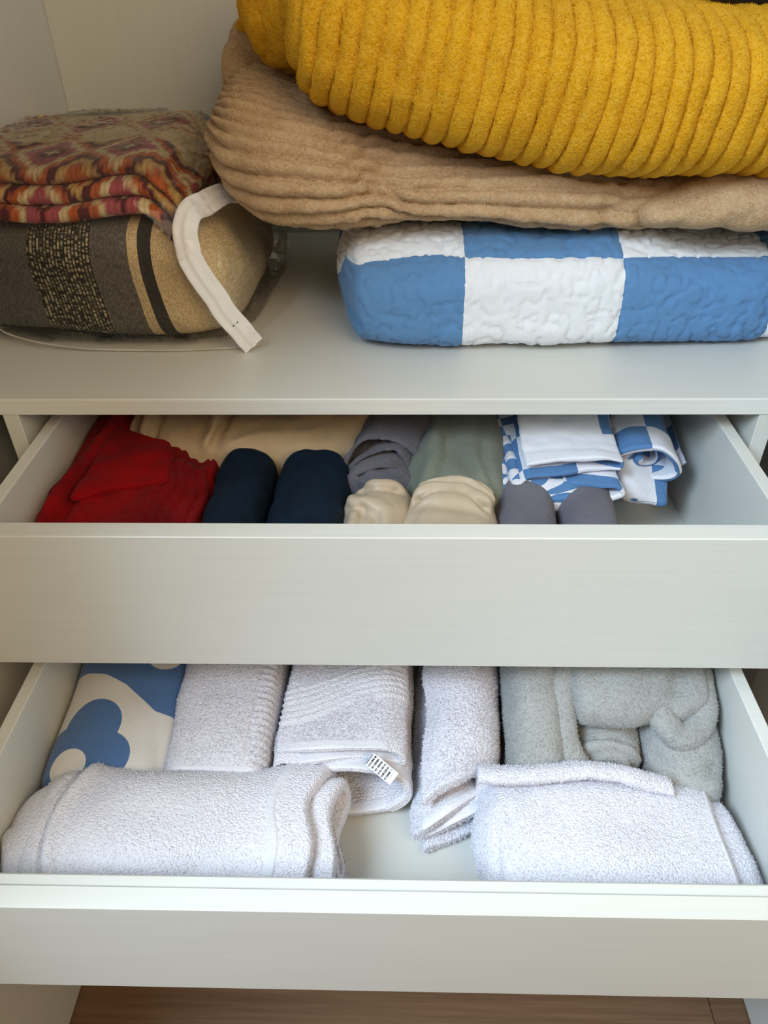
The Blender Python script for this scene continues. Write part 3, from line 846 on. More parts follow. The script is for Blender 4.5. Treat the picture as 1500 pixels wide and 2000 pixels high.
# towel beside the fleece: folded slab, ribbed selvedge on its right
def towel_a():
    sf = loft('y', [(-.297, -.205, .572, .060, .036, .046, 3.6), (-.27, -.205, .580, .064, .044, .054, 3.6), (-.12, -.203, .592, .066, .050, .066, 3.4), (.05, -.203, .594, .066, .050, .068, 3.4)], nu=120, nv=150, cap0=.012, cap1=.02)
    sf.noise(.004, 12, 25, 2); P = sf.P
    sf.disp(.0009*np.abs(np.sin(P[..., 1]*np.pi/.006))*sstep(-.16, -.19, P[..., 0]))
    e = np.exp(-((P[..., 0]+.150)/.009)**2)*sstep(.57, .60, P[..., 2])
    sf.disp(e*.0030*np.sin(P[..., 1]*2*np.pi/.0095)+.002*e)
    sf.crease([(-.163, -.28, .625), (-.161, -.1, .64)], .003, .002)
    sf.floor(D2F+.001)
    o = MB().add(sf).build('towel', M['terry'])
    tag(o, 'white folded towel right beside the blue flower fleece', 'towel', G_T)
    i0, i1 = idx(sf, 1, -.2965), idx(sf, 1, -.288)
    band(sf, max(i0, 6), i1+4, 'hem', o, j0=25, j1=125, lift=.0014)
    pile([sf], 42000, .0016, .0011, M['terry'], o, keep=lambda P: P[..., 1] < -.08)
towel_a()

# towel with woven stripes and a care tag, its layers open to the front
def towel_b():
    m = MB(); L = []
    # folded sheet: two upper layers, round fold on the right, one lower layer
    z0 = D2F+.008
    pr = [(-.118, .6330), (-.08, .6395), (-.03, .6425), (.010, .6390), (.0245, .628), (.0235, .6155), (.008, .6180), (-.03, .6245), (-.08, .6225), (-.118, .6150), (-.120, .606), (-.09, .6045), (-.03, .6075), (.006, .600), (.0275, .585), (.030, .566), (.014, .548), (-.02, .538), (-.08, z0+.004), (-.122, z0+.003)]
    rb = ribbon('y', pr, .0085, -.268, .04, nu=110, n=230)
    P = rb.P; lay = rb.uv[..., 1]/rb.uv[..., 1].max(); y = P[..., 1].copy()
    fr = sstep(-.10, -.268, y)
    # lower layers reach further forward than the top ones
    P[..., 1] -= fr*(.012*sstep(.30, .45, lay)+.016*sstep(.6, .9, lay))
    P[..., 1] += fr*(.020*np.clip((-P[..., 0]-.02)/.1, -1, 1))*0
    P[..., 2] -= fr*(.014*sstep(.7, .2, lay))
    P[..., 0] += fr*(-.012)*sstep(.0, -.12, P[..., 0])+.010*sstep(-.25, .0, y)*0
    rb.noise(.003, 14, 35, 2)
    P = rb.P
    # woven stripes across the top
    yy = P[..., 1]-.034*sstep(-.105, -.02, P[..., 0])-.004*np.sin(P[..., 0]*50)
    st = np.zeros(P.shape[:2])
    for k in range(6): st += np.exp(-((yy+.226-.0085*k)/.0022)**2)
    rb.disp(.0030*st*(lay < .35))
    rb.floor(D2F+.001)
    o = MB().add(rb).build('towel', M['terry'])
    tag(o, 'white folded towel with woven stripes and a small care tag', 'towel', G_T)
    n = rb.capends
    # hems along the front edges of the sheet, both faces
    e = max(2, 0)
    outA = rb.P[20, int(n*.1), 2] > rb.P[20, 2*n-1-int(n*.1), 2]
    def face(f0, f1, up):
        a = (int(n*f0), int(n*f1)); return a if up == outA else (2*n-a[1], 2*n-a[0])
    iy = idx(rb, 1, rb.P[0, n//2, 1]+.014)
    k = 9+5
    for f0, f1, up in ((.01, .20, True), (.22, .43, False), (.45, .80, True), (.80, .985, False)):
        j0, j1 = face(f0, f1, up)
        band(rb, 2, k, 'hem', o, j0=j0, j1=j1, lift=.0012)
    # care tag sewn under the top hem
    c = np.array([.002, -.2875, .6185]); u = np.array([.75, -.35, -.45]); u /= np.linalg.norm(u); v = np.array([.5, .45, .55]); v -= u*(u@v); v /= np.linalg.norm(v)
    nrm = np.cross(u, v); nrm = nrm if nrm[1] < 0 else -nrm
    a = np.linspace(-.021, .016, 12); b = np.linspace(-.0085, .0085, 7)
    G = c+a[:, None, None]*u+b[None, :, None]*v+nrm*(.0015+.0022*np.sin(a*120)[:, None, None])
    uv = np.stack(np.broadcast_arrays(a[:, None]*1000, b[None]*1000), -1)
    th = nrm*.0005
    t = NT('printed_care_tag')
    q = t.uv(); x = t.xyz(q)
    row = t.math('LESS_THAN', t.math('ABSOLUTE', t.math('SUBTRACT', t.math('FRACT', t.math('MULTIPLY', x[0], .21)), .5)), .26)
    cx = t.n('ShaderNodeCombineXYZ'); t.l(t.math('FLOOR', t.math('MULTIPLY', x[0], .21)), cx.inputs[0]); t.l(t.math('MULTIPLY', x[1], .85), cx.inputs[1])
    ink = t.math('MULTIPLY', row, t.math('GREATER_THAN', t.noise(1.6, 1, cx.outputs[0]), .44))
    ink = t.math('MULTIPLY', ink, t.math('LESS_THAN', t.math('ABSOLUTE', x[1]), 7.2))
    ink = t.math('MULTIPLY', ink, t.math('LESS_THAN', x[0], 11.))
    mat = t.fin(t.mix(ink, lin((238, 238, 240)), lin((70, 70, 78))), .6)
    top = grid_open(G+th, uv); bot = grid_open((G-th)[:, ::-1], uv)
    MB().add(top).add(bot).build('care_tag', mat, o)
    pile([rb], 70000, .0018, .0011, M['terry'], o, keep=lambda P: (P[..., 1] < -.08) & (P[..., 1] > -.258) & ~((P[..., 2] > .6) & (P[..., 1]-.034*sstep(-.105, -.02, P[..., 0]) > -.232) & (P[..., 1]-.034*sstep(-.105, -.02, P[..., 0]) < -.178)))
towel_b()

# towel between the tagged one and the grey blanket
def towel_c():
    z0 = D2F+.008
    pr = [(.060, .612), (.085, .6335), (.115, .6360), (.140, .620), (.1475, .600), (.144, .588), (.120, .592), (.085, .590), (.060, .575), (.053, .560), (.066, .557), (.10, .566), (.135, .570), (.146, .560), (.142, .548), (.11, z0+.004), (.06, z0+.002)]
    rb = ribbon('y', pr, .0125, -.292, .04, nu=90, n=210)
    P = rb.P; lay = rb.uv[..., 1]/rb.uv[..., 1].max(); y = P[..., 1].copy(); fr = sstep(-.06, -.292, y)
    P[..., 0] += -.010*fr
    P[..., 1] -= fr*(.018*sstep(.3, .5, lay)+.010*sstep(.6, .9, lay)); P[..., 1] -= .022*fr*np.clip((.11-P[..., 0])/.06, -1, 1)
    P[..., 2] -= fr*.020*sstep(.9, .3, lay)
    rb.noise(.004, 15, 45, 2); rb.floor(D2F+.001)
    o = MB().add(rb).build('towel', M['terry'])
    tag(o, 'fluffy white towel between the tagged towel and the grey blanket', 'towel', G_T)
    n = rb.capends; outA = rb.P[20, int(n*.1), 2] > rb.P[20, 2*n-1-int(n*.1), 2]
    def face(f0, f1, up):
        a = (int(n*f0), int(n*f1)); return a if up == outA else (2*n-a[1], 2*n-a[0])
    for f0, f1, up in ((.32, .50, False), (.56, .76, True)):
        j0, j1 = face(f0, f1, up); band(rb, 2, 13, 'hem', o, j0=j0, j1=j1, lift=.0014)
    pile([rb], 60000, .0019, .0012, M['terry'], o, keep=lambda P: P[..., 1] < -.08)
towel_c()

# grey plush blanket
M['greyplush'] = plush('grey_plush', (170, 171, 170), (158, 159, 158), (184, 185, 184))
def grey_blanket():
    m = MB(); L = []
    def add(sf, nz=.003, sc=16, seed=0):
        sf.noise(nz, sc, seed, 2); sf.floor(D2F+.001); sf.lim(0, .154, .4235); m.add(sf); L.append(sf)
    # body behind and below
    add(loft('y', [(-.185, .292, .565, .105, .036, .040, 2.5), (-.15, .292, .580, .125, .046, .054, 2.6), (-.06, .290, .598, .130, .060, .070, 2.6), (.05, .290, .600, .130, .062, .074, 2.6)], nu=70, nv=100, cap0=.05, cap1=.03), seed=1)
    # left fold: stands upright, turned lip on its right
    s = loft('y', [(-.300, .184, .560, .026, .034, .034, 2.3), (-.27, .190, .576, .036, .052, .050, 2.4), (-.20, .192, .600, .038, .058, .072, 2.4), (-.10, .198, .618, .040, .056, .088, 2.4), (.03, .200, .62, .040, .056, .09, 2.4)], nu=80, nv=90, cap0=.035, cap1=.03)
    add(s, seed=2)
    lip = np.array([(.258, -.10, .662), (.240, -.15, .655), (.226, -.19, .640), (.221, -.225, .620), (.227, -.252, .600), (.243, -.268, .588), (.262, -.270, .584)])
    def roll(pts, r, seed, n=70, nv=40, flat=.8):
        Lc = np.concatenate([[0], np.cumsum(np.linalg.norm(np.diff(pts, axis=0), axis=1))]); tt = np.linspace(0, Lc[-1], n)
        c = np.stack([cr(Lc, pts[:, k], tt) for k in range(3)], 1); d = np.gradient(c, axis=0); d /= np.linalg.norm(d, axis=1, keepdims=True)
        sd = np.cross(d, [0, -.5, .85]); sd /= np.linalg.norm(sd, axis=1, keepdims=True); up = np.cross(sd, d)
        e = np.minimum(1, np.minimum(tt, tt[::-1])/(r*1.2)); rr = r*np.sqrt(np.clip(1-(1-e)**2, 0, 1)); ph = np.linspace(0, 2*np.pi, nv, endpoint=False)
        P = c[:, None]+sd[:, None]*(rr[:, None]*np.cos(ph))[..., None]+up[:, None]*(rr[:, None]*np.sin(ph)*flat)[..., None]
        return Surf(P, True, np.zeros(P.shape[:2]+(2,)))
    add(roll(lip, .019, 3), .002, 20, 3)
    # big flap over the top, its round lower lip overhanging the hollow
    f = loft('x', [(.220, -.125, .630, .060, .034, .030, 2.3), (.25, -.140, .634, .086, .040, .030, 2.4), (.30, -.142, .636, .094, .040, .030, 2.5), (.345, -.135, .636, .088, .040, .034, 2.4), (.40, -.12, .624, .09, .044, .05, 2.4), (.423, -.11, .60, .08, .03, .05, 2.3)], nu=90, nv=110, cap0=.03, cap1=.025)
    f.crease([(.335, -.27, .63), (.36, -.22, .665), (.372, -.15, .675)], .014, .010)
    add(f, seed=4)
    # rolled inner layers seen in the hollow
    q = loft('y', [(-.262, .282, .572, .026, .018, .022, 2.1), (-.235, .283, .578, .040, .028, .030, 2.2), (-.15, .285, .585, .042, .03, .034, 2.3)], nu=60, nv=90, cap0=.022, cap1=.02)
    rr = np.hypot((q.P[..., 0]-.283)/.040, (q.P[..., 2]-.577)/.029); aa = np.arctan2(q.P[..., 2]-.577, q.P[..., 0]-.283)
    q.disp(.0035*np.sin(2*np.pi*(rr*2.6-aa/(2*np.pi)))*(q.P[..., 1] < -.235))
    add(q, .003, 30, 5)
    # right folds, draping forward and down to the drawer floor
    add(roll(np.array([(.332, -.195, .648), (.346, -.225, .632), (.364, -.238, .620), (.384, -.228, .622), (.400, -.20, .634), (.404, -.14, .648)]), .017, 6), .002, 20, 6)
    g = loft('y', [(-.312, .368, .556, .022, .024, .026, 2.2), (-.285, .370, .565, .040, .034, .036, 2.3), (-.24, .372, .578, .048, .042, .050, 2.4), (-.18, .376, .592, .047, .050, .06, 2.4), (-.05, .378, .60, .045, .056, .07, 2.4)], nu=60, nv=80, cap0=.03, cap1=.03)
    g.crease([(.33, -.25, .60), (.36, -.285, .60), (.40, -.27, .60)], .010, .007)
    add(g, seed=7)
    o = m.build('plush_blanket', M['greyplush'])
    tag(o, 'soft grey plush blanket bundled in the lower drawer', 'blanket')
    pile(L, 75000, .0014, .0011, M['greyplush'], o, keep=lambda P: P[..., 1] < -.06)
grey_blanket()

# ------------------------------------------------------------------ upper drawer: folded and rolled linen
def lim1(sf):
    sf.floor(D1F+.001); sf.lim(0, -.4242, .4242); sf.lim(1, -.1812); return sf
def slab(quad, z, th, n=40, seed=0, amp=.002, lift=None):
    """a thin folded piece lying over a four-sided patch (corners given clockwise), rounded all round"""
    q = np.array(quad, float); k = n
    u = np.linspace(0, 1, k); 
    ph = np.linspace(-np.pi/2, 1.5*np.pi, 4*k+1)[:-1]
    c, s_ = np.cos(ph), np.sin(ph)
    xx = .5+.5*np.sign(c)*np.abs(c)**(2/7.); zz = .5*np.sign(s_)*np.abs(s_)**(2/2.4)
    U = .5-.5*np.cos(np.pi*np.linspace(0, 1, k*2)); e = np.clip(np.minimum(U, 1-U)/.05, 0, 1); sc = np.sqrt(np.clip(1-(1-e)**2, 0, 1))
    P = np.zeros((len(U), len(ph), 3))
    for i, uu in enumerate(U):
        a = q[0]*(1-uu)+q[3]*uu; b = q[1]*(1-uu)+q[2]*uu
        m = .5+(xx-.5)*max(sc[i], .02)**.15
        P[i, :, :2] = a+(b-a)*m[:, None]; zc = np.atleast_1d(z(P[i, :, 0], P[i, :, 1]) if callable(z) else z)
        P[i, :, 2] = zc+th*zz*max(sc[i], .02)
    sf = Surf(P, True, np.zeros(P.shape[:2]+(2,)))
    return sf.noise(amp, 25, seed, 2)
def piece(name, mat, label, cat, surfs, group=None):
    m = MB()
    for q in surfs: m.add(lim1(q))
    return tag(m.build(name, mat), label, cat, group)
def tube(pts, r, n=60, nv=28, flat=1., taper=True, up=(0, -.3, .95)):
    pts = np.array(pts, float); Lc = np.concatenate([[0], np.cumsum(np.linalg.norm(np.diff(pts[:, :3], axis=0), axis=1))]); tt = np.linspace(0, Lc[-1], n)
    c = np.stack([cr(Lc, pts[:, k], tt) for k in range(3)], 1); d = np.gradient(c, axis=0); d /= np.linalg.norm(d, axis=1, keepdims=True)
    rad = cr(Lc, pts[:, 3], tt) if pts.shape[1] > 3 else np.full(n, r)
    sd = np.cross(d, up); sd /= np.linalg.norm(sd, axis=1, keepdims=True); u2 = np.cross(sd, d)
    e = np.minimum(1, np.minimum(tt, tt[::-1])/(rad*1.0)); rr = rad*np.sqrt(np.clip(1-(1-e)**2, 0, 1)); ph = np.linspace(0, 2*np.pi, nv, endpoint=False)
    P = c[:, None]+sd[:, None]*(rr[:, None]*np.cos(ph))[..., None]+u2[:, None]*(rr[:, None]*np.sin(ph)*flat)[..., None]
    return Surf(P, True, np.stack(np.broadcast_arrays(tt[:, None], ph[None]*r), -1))

# red cloth
M['red'] = cloth('red_cotton', (150, 3, 14), (112, 2, 9), sheen=.03, spec=.15, weave=3000, wbump=.0002, fine=120, fbump=.001)
def red():
    a = loft('y', [(-.181, -.321, .800, .103, .060, .068, 6), (-.10, -.321, .800, .103, .062, .068, 6), (.05, -.324, .802, .100, .064, .068, 5), (.20, -.33, .802, .094, .064, .068, 5)], nu=150, nv=270, cap0=.010, cap1=.02)
    P = a.P; x, y, z = P[..., 0].copy(), P[..., 1].copy(), P[..., 2].copy()
    P[..., 2] -= (.022*sstep(-.29, -.215, x)+.016*sstep(.00, .03, y)*sstep(-.37, -.355, x)*sstep(-.235, -.25, x))*(z > .80)
    # edges of the many folded layers run back along the right side
    side = sstep(-.300, -.270, x)*(z > .80)
    ph = (x+.20*(y+.05)*.3+.005*np.sin(y*26)+.003*np.sin(y*61+1))/.0135
    a.disp(.0055*side*(ribs(ph, .45)-.6)+.002*side*vnoise(np.stack([np.floor(ph)*3.3, y*22, y*0], -1), 4))
    a.noise(.004, 16, 7, 2); a.noise(.0012, 60, 8, 2)
    # strip hanging along the drawer side, narrow folds
    st = [(-.408, -.18, .862), (-.402, -.12, .864), (-.392, -.05, .866), (-.380, .01, .868), (-.376, .06, .87), (-.378, .2, .87)]
    a.crease(st, .011, -.014); a.crease(np.array(st)+[.019, 0, 0], .006, .011)
    a.crease([(-.385, -.155, .865), (-.378, -.10, .868), (-.362, -.05, .87), (-.352, .0, .87)], .006, -.006)
    a.crease([(-.376, -.13, .865), (-.368, -.08, .868), (-.354, -.035, .87)], .004, .005)
    a.crease([(-.414, -.10, .862), (-.404, .0, .866)], .005, .006)
    # raised rim at the far right
    a.crease([(-.232, -.12, .845), (-.224, -.03, .850), (-.222, .04, .850), (-.230, .09, .85)], .010, -.014)
    # loose flap folded over the top, open toward the right
    zf = lambda X, Y: .8685-.08*np.clip(-.03-Y, 0, 1)+.003*np.sin((X+.4)*40)-.03*np.clip(X+.30, 0, 1)
    L = [a]
    for k, (dz, sh, th) in enumerate(((.002, 0, .013), (-.006, .008, .009), (-.012, .015, .008))):
        q = slab([(-.378+sh, -.092-sh*.5), (-.268+sh*.6, -.050-sh), (-.286, .040), (-.366, .070)], lambda X, Y, dz=dz: zf(X, Y)+dz, th, n=46, seed=3+k, amp=.0035)
        q.crease([(-.335, -.075, .87), (-.305, -.052, .87), (-.290, -.01, .87)], .009, .004); L.append(q)
    piece('folded_cloth', M['red'], 'red cotton cloth folded in the left of the upper drawer', 'cloth', L)
red()

# navy rolls
M['navy'] = cloth('navy_velvet', (9, 28, 46), (6, 18, 34), rough=.8, sheen=.12, fine=90, fbump=.0012, sheen_tint=lin((60, 110, 150)))
def navy(x, a, y1, h, seed, label):
    q = loft('y', [(-.181, x-.002, .800, a, h, .068, 2.8, 4), (-.08, x, .800, a, h+.003, .068, 2.7, 4), (y1-.03, x+.002, .800, a*.98, h+.002, .068, 2.6, 4), (y1, x+.002, .796, a*.92, h-.004, .064, 2.6, 4)], nu=80, nv=100, cap0=.012, cap1=.018)
    q.noise(.004, 13, seed, 2); q.noise(.0015, 45, seed+5, 2)
    q.crease([(x-.02, -.17, .868), (x-.026, -.08, .866), (x-.012, 0, .868)], .012, .004)
    return piece('rolled_cover', M['navy'], label, 'textile', [q], 'navy rolls in the upper drawer')
navy(-.1835, .0395, .048, .067, 3, 'navy roll right beside the red cloth in the upper drawer')
navy(-.0940, .0495, .038, .069, 9, 'wider navy roll between the other navy roll and the beige satin')

# cream sheet along the back
M['cream'] = cloth('cream_cotton', (200, 178, 146), (184, 162, 130), weave=2600, wbump=.00005, fine=60, fbump=.0012)
def cream():
    a = loft('x', [(-.385, .16, .802, .085, .062, .066, 2.6), (-.30, .15, .806, .11, .072, .070, 2.8), (-.15, .148, .806, .112, .070, .072, 2.8), (.005, .16, .804, .095, .070, .07, 2.6)], nu=160, nv=210, cap0=.03, cap1=.03)
    a.noise(.005, 11, 3, 2)
    def fold(p, w, h, off):
        a.crease(p, w, -h*1.3); a.crease(np.array(p)+off, w*.55, h*1.3)
    fold([(-.250, .03, .85), (-.236, .07, .872), (-.228, .13, .878), (-.228, .2, .876)], .010, .008, (.012, 0, 0))
    fold([(-.215, .045, .862), (-.165, .062, .872), (-.10, .070, .876), (-.04, .085, .878)], .009, .006, (0, -.010, -.004))
    fold([(-.335, .07, .86), (-.325, .12, .876), (-.335, .2, .876)], .010, .009, (.013, 0, 0))
    fold([(-.36, .08, .86), (-.352, .13, .876)], .008, .007, (.010, 0, 0))
    fold([(-.125, .045, .862), (-.085, .055, .874), (-.045, .066, .878), (-.008, .095, .876)], .008, .010, (.002, -.011, -.004))
    fold([(-.11, .072, .874), (-.07, .086, .878), (-.03, .106, .878), (.0, .13, .874)], .008, .010, (.002, -.011, -.003))
    fold([(-.075, .115, .878), (-.035, .14, .878)], .007, .007, (.002, -.009, -.002))
    a.noise(.0015, 45, 13, 2)
    piece('cotton_sheet', M['cream'], 'crumpled cream sheet at the back of the upper drawer behind navy rolls', 'sheet', [a])
cream()

# dark grey roll, its end turned to the front
M['dgrey'] = cloth('dark_grey_cotton', (106, 106, 118), (92, 92, 104), weave=2600, wbump=.0002, fine=70, fbump=.001)
def dgrey():
    pr = spiral(-.006, .832, .060, .046, 3.4, .0115, 2.1, start=.9, per=30)
    rb = ribbon('y', pr, .0064, .020, .22, nu=50, n=240)
    P = rb.P; y = P[..., 1].copy()
    lay = rb.uv[..., 1]/rb.uv[..., 1].max()
    f = 1-sstep(.02, .12, y)
    P[..., 1] += f*(.016*np.sin(lay*17)-.02*(1-lay))
    P[..., 0] += .006*np.sin(lay*41)+.25*(y-.02); P[..., 2] += .006*np.sin(lay*29+1)*f
    rb.noise(.004, 22, 4, 3); rb.noise(.0015, 70, 5, 2)
    # the loose outer turn spread in front of the roll
    q = loft('y', [(-.040, -.010, .790, .050, .040, .056, 2.5), (-.01, -.006, .800, .062, .050, .066, 2.5), (.06, .0, .80, .066, .04, .066, 2.5)], nu=70, nv=110, cap0=.03, cap1=.03)
    q.noise(.005, 24, 6, 3)
    for p in ([(-.05, .0, .84), (-.02, -.025, .845), (.02, -.03, .845), (.05, -.01, .84)], [(-.055, .015, .845), (-.02, -.005, .855), (.03, -.012, .85)]): q.crease(p, .006, -.007); q.crease(np.array(p)+[0, -.009, 0], .004, .006)
    piece('rolled_sheet', M['dgrey'], 'dark grey rolled sheet with its end facing forward in the upper drawer', 'sheet', [rb, q])
dgrey()

# sage green sheet
M['sage'] = cloth('sage_cotton', (128, 136, 124), (112, 120, 110), rough=.75, weave=2600, wbump=.0002, fine=50, fbump=.0012)
a = loft('y', [(-.075, .095, .788, .060, .050, .056, 2.4), (-.03, .092, .802, .076, .064, .066, 2.4), (.05, .100, .806, .072, .074, .07, 2.4), (.16, .108, .808, .062, .076, .072, 2.4), (.22, .11, .80, .05, .07, .066, 2.4)], nu=90, nv=110, cap0=.035, cap1=.03)
a.noise(.006, 10, 13, 2)
a.crease([(.075, .12, .88), (.085, .03, .882), (.12, -.04, .866)], .010, .006)
a.crease([(.13, .1, .87), (.128, .0, .870), (.15, -.06, .85)], .008, .005)
a.crease([(.05, -.05, .85), (.064, .0, .868), (.066, .08, .878), (.07, .16, .88)], .012, -.010); a.crease([(.068, -.05, .86), (.082, .0, .876), (.084, .06, .88)], .006, .006)
piece('folded_sheet', M['sage'], 'grey-green sheet bulging in the middle of the upper drawer', 'sheet', [a])

# blue and white checked linen
def checkmat(name, size):
    t = NT(name); u = t.xyz(t.scale(t.uv(), (math.pi/size, math.pi/size, 1)))
    f = t.math('GREATER_THAN', t.math('MULTIPLY', t.math('SINE', u[0]), t.math('SINE', u[1])), 0)
    n = t.noise(700, 2); w = t.xyz(t.scale(t.uv(), (2600, 2600, 1)))
    col = t.mix(f, t.mix(n, lin((76, 120, 172)), lin((96, 138, 186))), t.mix(n, lin((222, 226, 238)), lin((236, 238, 246))))
    return t.fin(col, .85, .1, t.bump(t.math('ADD', t.math('SINE', w[0]), t.math('SINE', w[1])), .0002, .6, t.bump(t.noise(55, 3), .0012)), .2)
M['check'] = checkmat('checked_cotton', .066)
M['checks'] = checkmat('small_checked_cotton', .024)
def check_case():
    # stack of folded layers, hemmed edge to the front
    pr = [(.178, .884), (.21, .8885), (.25, .889), (.288, .886), (.3005, .880), (.300, .8725), (.286, .870), (.25, .8705), (.20, .868), (.178, .862), (.174, .856), (.18, .8515), (.22, .8545), (.27, .856), (.296, .852), (.300, .846), (.29, .840), (.24, .840), (.19, .836)]
    rb = ribbon('y', pr, .0058, -.022, .26, nu=70, n=220)
    P = rb.P; lay = rb.uv[..., 1]/rb.uv[..., 1].max(); y = P[..., 1].copy(); fr = 1-sstep(-.022, .10, y)
    P[..., 1] -= fr*(.020*sstep(.30, .45, lay)+.008*sstep(.6, .8, lay)) - fr*.012*np.sin(lay*3)
    P[..., 2] -= fr*.012*(1-lay)
    rb.noise(.003, 18, 5, 3)
    rb.crease([(.172, .006, .878), (.24, .004, .886), (.31, .006, .878)], .003, .002)
    for k in range(5): rb.crease([(.20+.018*k, .0, .89), (.198+.019*k, .03+.01*(k % 2), .89)], .004, .0012)
    rb.uv[..., 0] = rb.uv[..., 0]+.045-.066*.62*sstep(.1, .4, lay); rb.uv[..., 1] = rb.uv[..., 1]-.122
    # white panel on the top layer, blue margin on the right
    n = rb.capends
    o = piece('folded_pillowcase', M['check2'], 'white and blue checked pillowcase with hemmed front, folded on the others', 'pillowcase', [rb])
    return o
t = NT('panel_checked_cotton')
u = t.xyz(t.uv())
f = t.math('GREATER_THAN', t.math('MULTIPLY', t.math('SINE', t.math('MULTIPLY', u[0], math.pi/.066)), t.math('SINE', t.math('MULTIPLY', u[1], math.pi/.066))), 0)
top = t.math('LESS_THAN', u[1], -.016)                       # the plain panel
isw = t.math('MAXIMUM', t.math('MULTIPLY', t.math('SUBTRACT', 1., f), 1.), top)
n = t.noise(700, 2)
col = t.mix(isw, t.mix(n, lin((76, 120, 172)), lin((96, 138, 186))), t.mix(n, lin((222, 226, 238)), lin((236, 238, 246))))
M['check2'] = t.fin(col, .85, .1, t.bump(t.noise(55, 3), .0012), .2)
check_case()
# bundle under it, showing at the left and below
a = loft('y', [(-.052, .190, .822, .040, .028, .03, 2.4), (-.03, .202, .824, .058, .030, .04, 2.6), (.01, .205, .826, .066, .030, .04, 2.6), (.10, .196, .830, .06, .034, .04, 2.6), (.22, .19, .83, .06, .034, .04, 2.6)], nu=90, nv=140, cap0=.025, cap1=.02)
a.noise(.005, 18, 23, 3)
for p in ([(.165, -.06, .84), (.158, .02, .85), (.15, .12, .86)], [(.185, -.08, .83), (.18, -.03, .85)]): a.crease(p, .007, .006)
for p in ([(.152, -.03, .84), (.150, .04, .85), (.150, .12, .86)], [(.172, -.05, .84), (.166, .0, .85), (.164, .06, .86)]): a.crease(p, .008, -.008)
a.uv = np.stack([a.P[..., 1]*1.2+.004, a.uv[..., 1]*1.1], -1)
piece('crumpled_sheet', M['checks'], 'crumpled blue checked sheet under the hemmed checked pillowcase', 'sheet', [a])
# roll on the right
def check_roll():
    pr = spiral(.345, .850, .046, .038, 2.6, .0125, 2.2, start=2.4, per=30)
    rb = ribbon('y', pr, .0064, .022, .22, nu=45, n=220)
    P = rb.P; lay = rb.uv[..., 1]/rb.uv[..., 1].max(); y = P[..., 1].copy()
    P[..., 1] += .020*np.sin(lay*9)*(1-sstep(.0, .12, y)); P[..., 0] += .006*np.sin(lay*33)+.10*(y-.01)
    rb.noise(.004, 22, 15, 2); rb.uv[..., 1] = np.where(np.arange(P.shape[1])[None] < rb.capends, rb.uv[..., 1], rb.uv[..., 1]+.066)
    # loose corner hanging below to the front
    c = slab([(.312, -.010), (.366, -.012), (.392, .06), (.312, .08)], lambda X, Y: .818+.55*(Y-.0)-.15*(X-.34), .010, n=30, seed=5, amp=.006)
    c.uv = np.stack([c.P[..., 0]*1.3, c.P[..., 1]*1.3+.02], -1)
    # what it rests on: the rolled sheet's own body down to the drawer floor
    e = loft('y', [(.085, .352, .775, .045, .06, .044, 2.6), (.15, .355, .78, .05, .06, .05, 2.6), (.24, .355, .78, .05, .06, .05, 2.6)], nu=30, nv=50, cap0=.02, cap1=.02)
    e.uv = np.stack([e.P[..., 0], e.P[..., 2]], -1)
    piece('rolled_sheet', M['check'], 'blue and white checked sheet rolled at the right of the upper drawer', 'sheet', [rb, c, e])
check_roll()

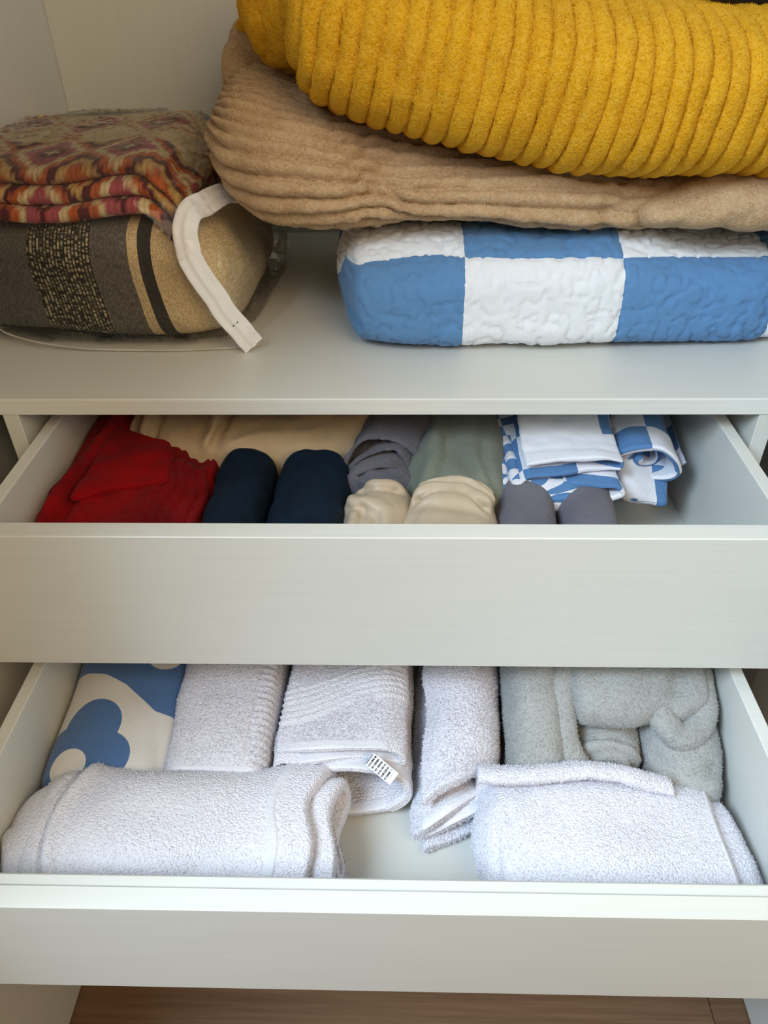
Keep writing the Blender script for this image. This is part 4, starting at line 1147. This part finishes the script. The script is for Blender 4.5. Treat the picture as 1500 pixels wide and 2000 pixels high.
# beige satin
M['satin'] = cloth('beige_satin', (192, 178, 156), (180, 164, 142), rough=.42, sheen=.1, weave=0, fine=40, fbump=.0012, spec=.5)
def satin(keys, seed, folds, lines, label):
    a = loft('y', keys, nu=110, nv=180, cap0=.01, cap1=.022)
    a.noise(.005, 14, seed, 2)
    for p, w, h, off in folds:
        a.crease(p, w, -h); a.crease(np.array(p)+off, w*.6, h*.9)
    for p, w, h in lines: a.crease(p, w, h)
    a.noise(.0015, 40, seed+3, 2)
    piece('satin_cover', M['satin'], label, 'textile', [a], 'beige satin in the upper drawer')
satin([(-.181, -.012, .800, .042, .060, .068, 2.6), (-.12, -.010, .802, .046, .064, .068, 2.5), (-.06, -.004, .800, .048, .064, .066, 2.4), (-.030, .0, .795, .046, .058, .06, 2.3)], 4,
      [([(-.047, -.036, .850), (-.03, -.044, .864), (-.005, -.052, .866), (.03, -.050, .864)], .008, .009, (0, -.012, 0)),
       ([(-.046, -.075, .855), (-.02, -.090, .866), (.0, -.105, .866), (.01, -.14, .866)], .010, .006, (-.010, -.010, 0)),
       ([(-.04, -.05, .86), (-.036, -.10, .862), (-.04, -.16, .86)], .008, .005, (.012, 0, 0))], [],
      'smooth beige satin piece next to the wider navy roll')
satin([(-.181, .072, .802, .062, .060, .07, 2.5), (-.13, .074, .804, .064, .066, .07, 2.4), (-.09, .078, .804, .062, .068, .07, 2.4), (-.038, .082, .798, .054, .064, .064, 2.3)], 14,
      [([(.028, -.082, .864), (.06, -.072, .872), (.095, -.074, .872), (.128, -.092, .862)], .006, .009, (0, -.009, 0)),
       ([(.050, -.062, .864), (.078, -.056, .872), (.104, -.062, .870), (.128, -.078, .858)], .006, .010, (0, -.009, 0)),
       ([(.066, -.046, .862), (.088, -.042, .868), (.108, -.050, .866), (.126, -.064, .856)], .006, .010, (0, -.008, 0))],
      [([(.03, -.095, .87), (.07, -.105, .874), (.12, -.108, .866)], .008, .004)],
      'ruffled beige satin piece beside the mauve grey rolls')

# mauve grey rolls
M['mauve'] = cloth('mauve_grey_cotton', (112, 110, 122), (100, 98, 110), weave=2600, wbump=.0002, fine=40, fbump=.0006)
def mauve(x, a, z, seed, label):
    q = loft('y', [(-.181, x-.003, .796, a, z-.800, .066, 3.2, 4), (-.12, x, .796, a, z-.795, .066, 3.0, 4), (-.04, x+.004, .796, a, z-.796, .066, 3.0, 4), (.02, x+.006, .79, a*.95, z-.80, .06, 3.0, 4)], nu=60, nv=90, cap0=.010, cap1=.02)
    q.noise(.003, 12, seed, 2)
    return piece('rolled_cover', M['mauve'], label, 'textile', [q], 'mauve grey rolls in the upper drawer')
mauve(.1735, .0395, .853, 1, 'mauve grey roll between the ruffled beige satin and its twin')
mauve(.2515, .0390, .851, 5, 'mauve grey roll next to the empty right end of the upper drawer')
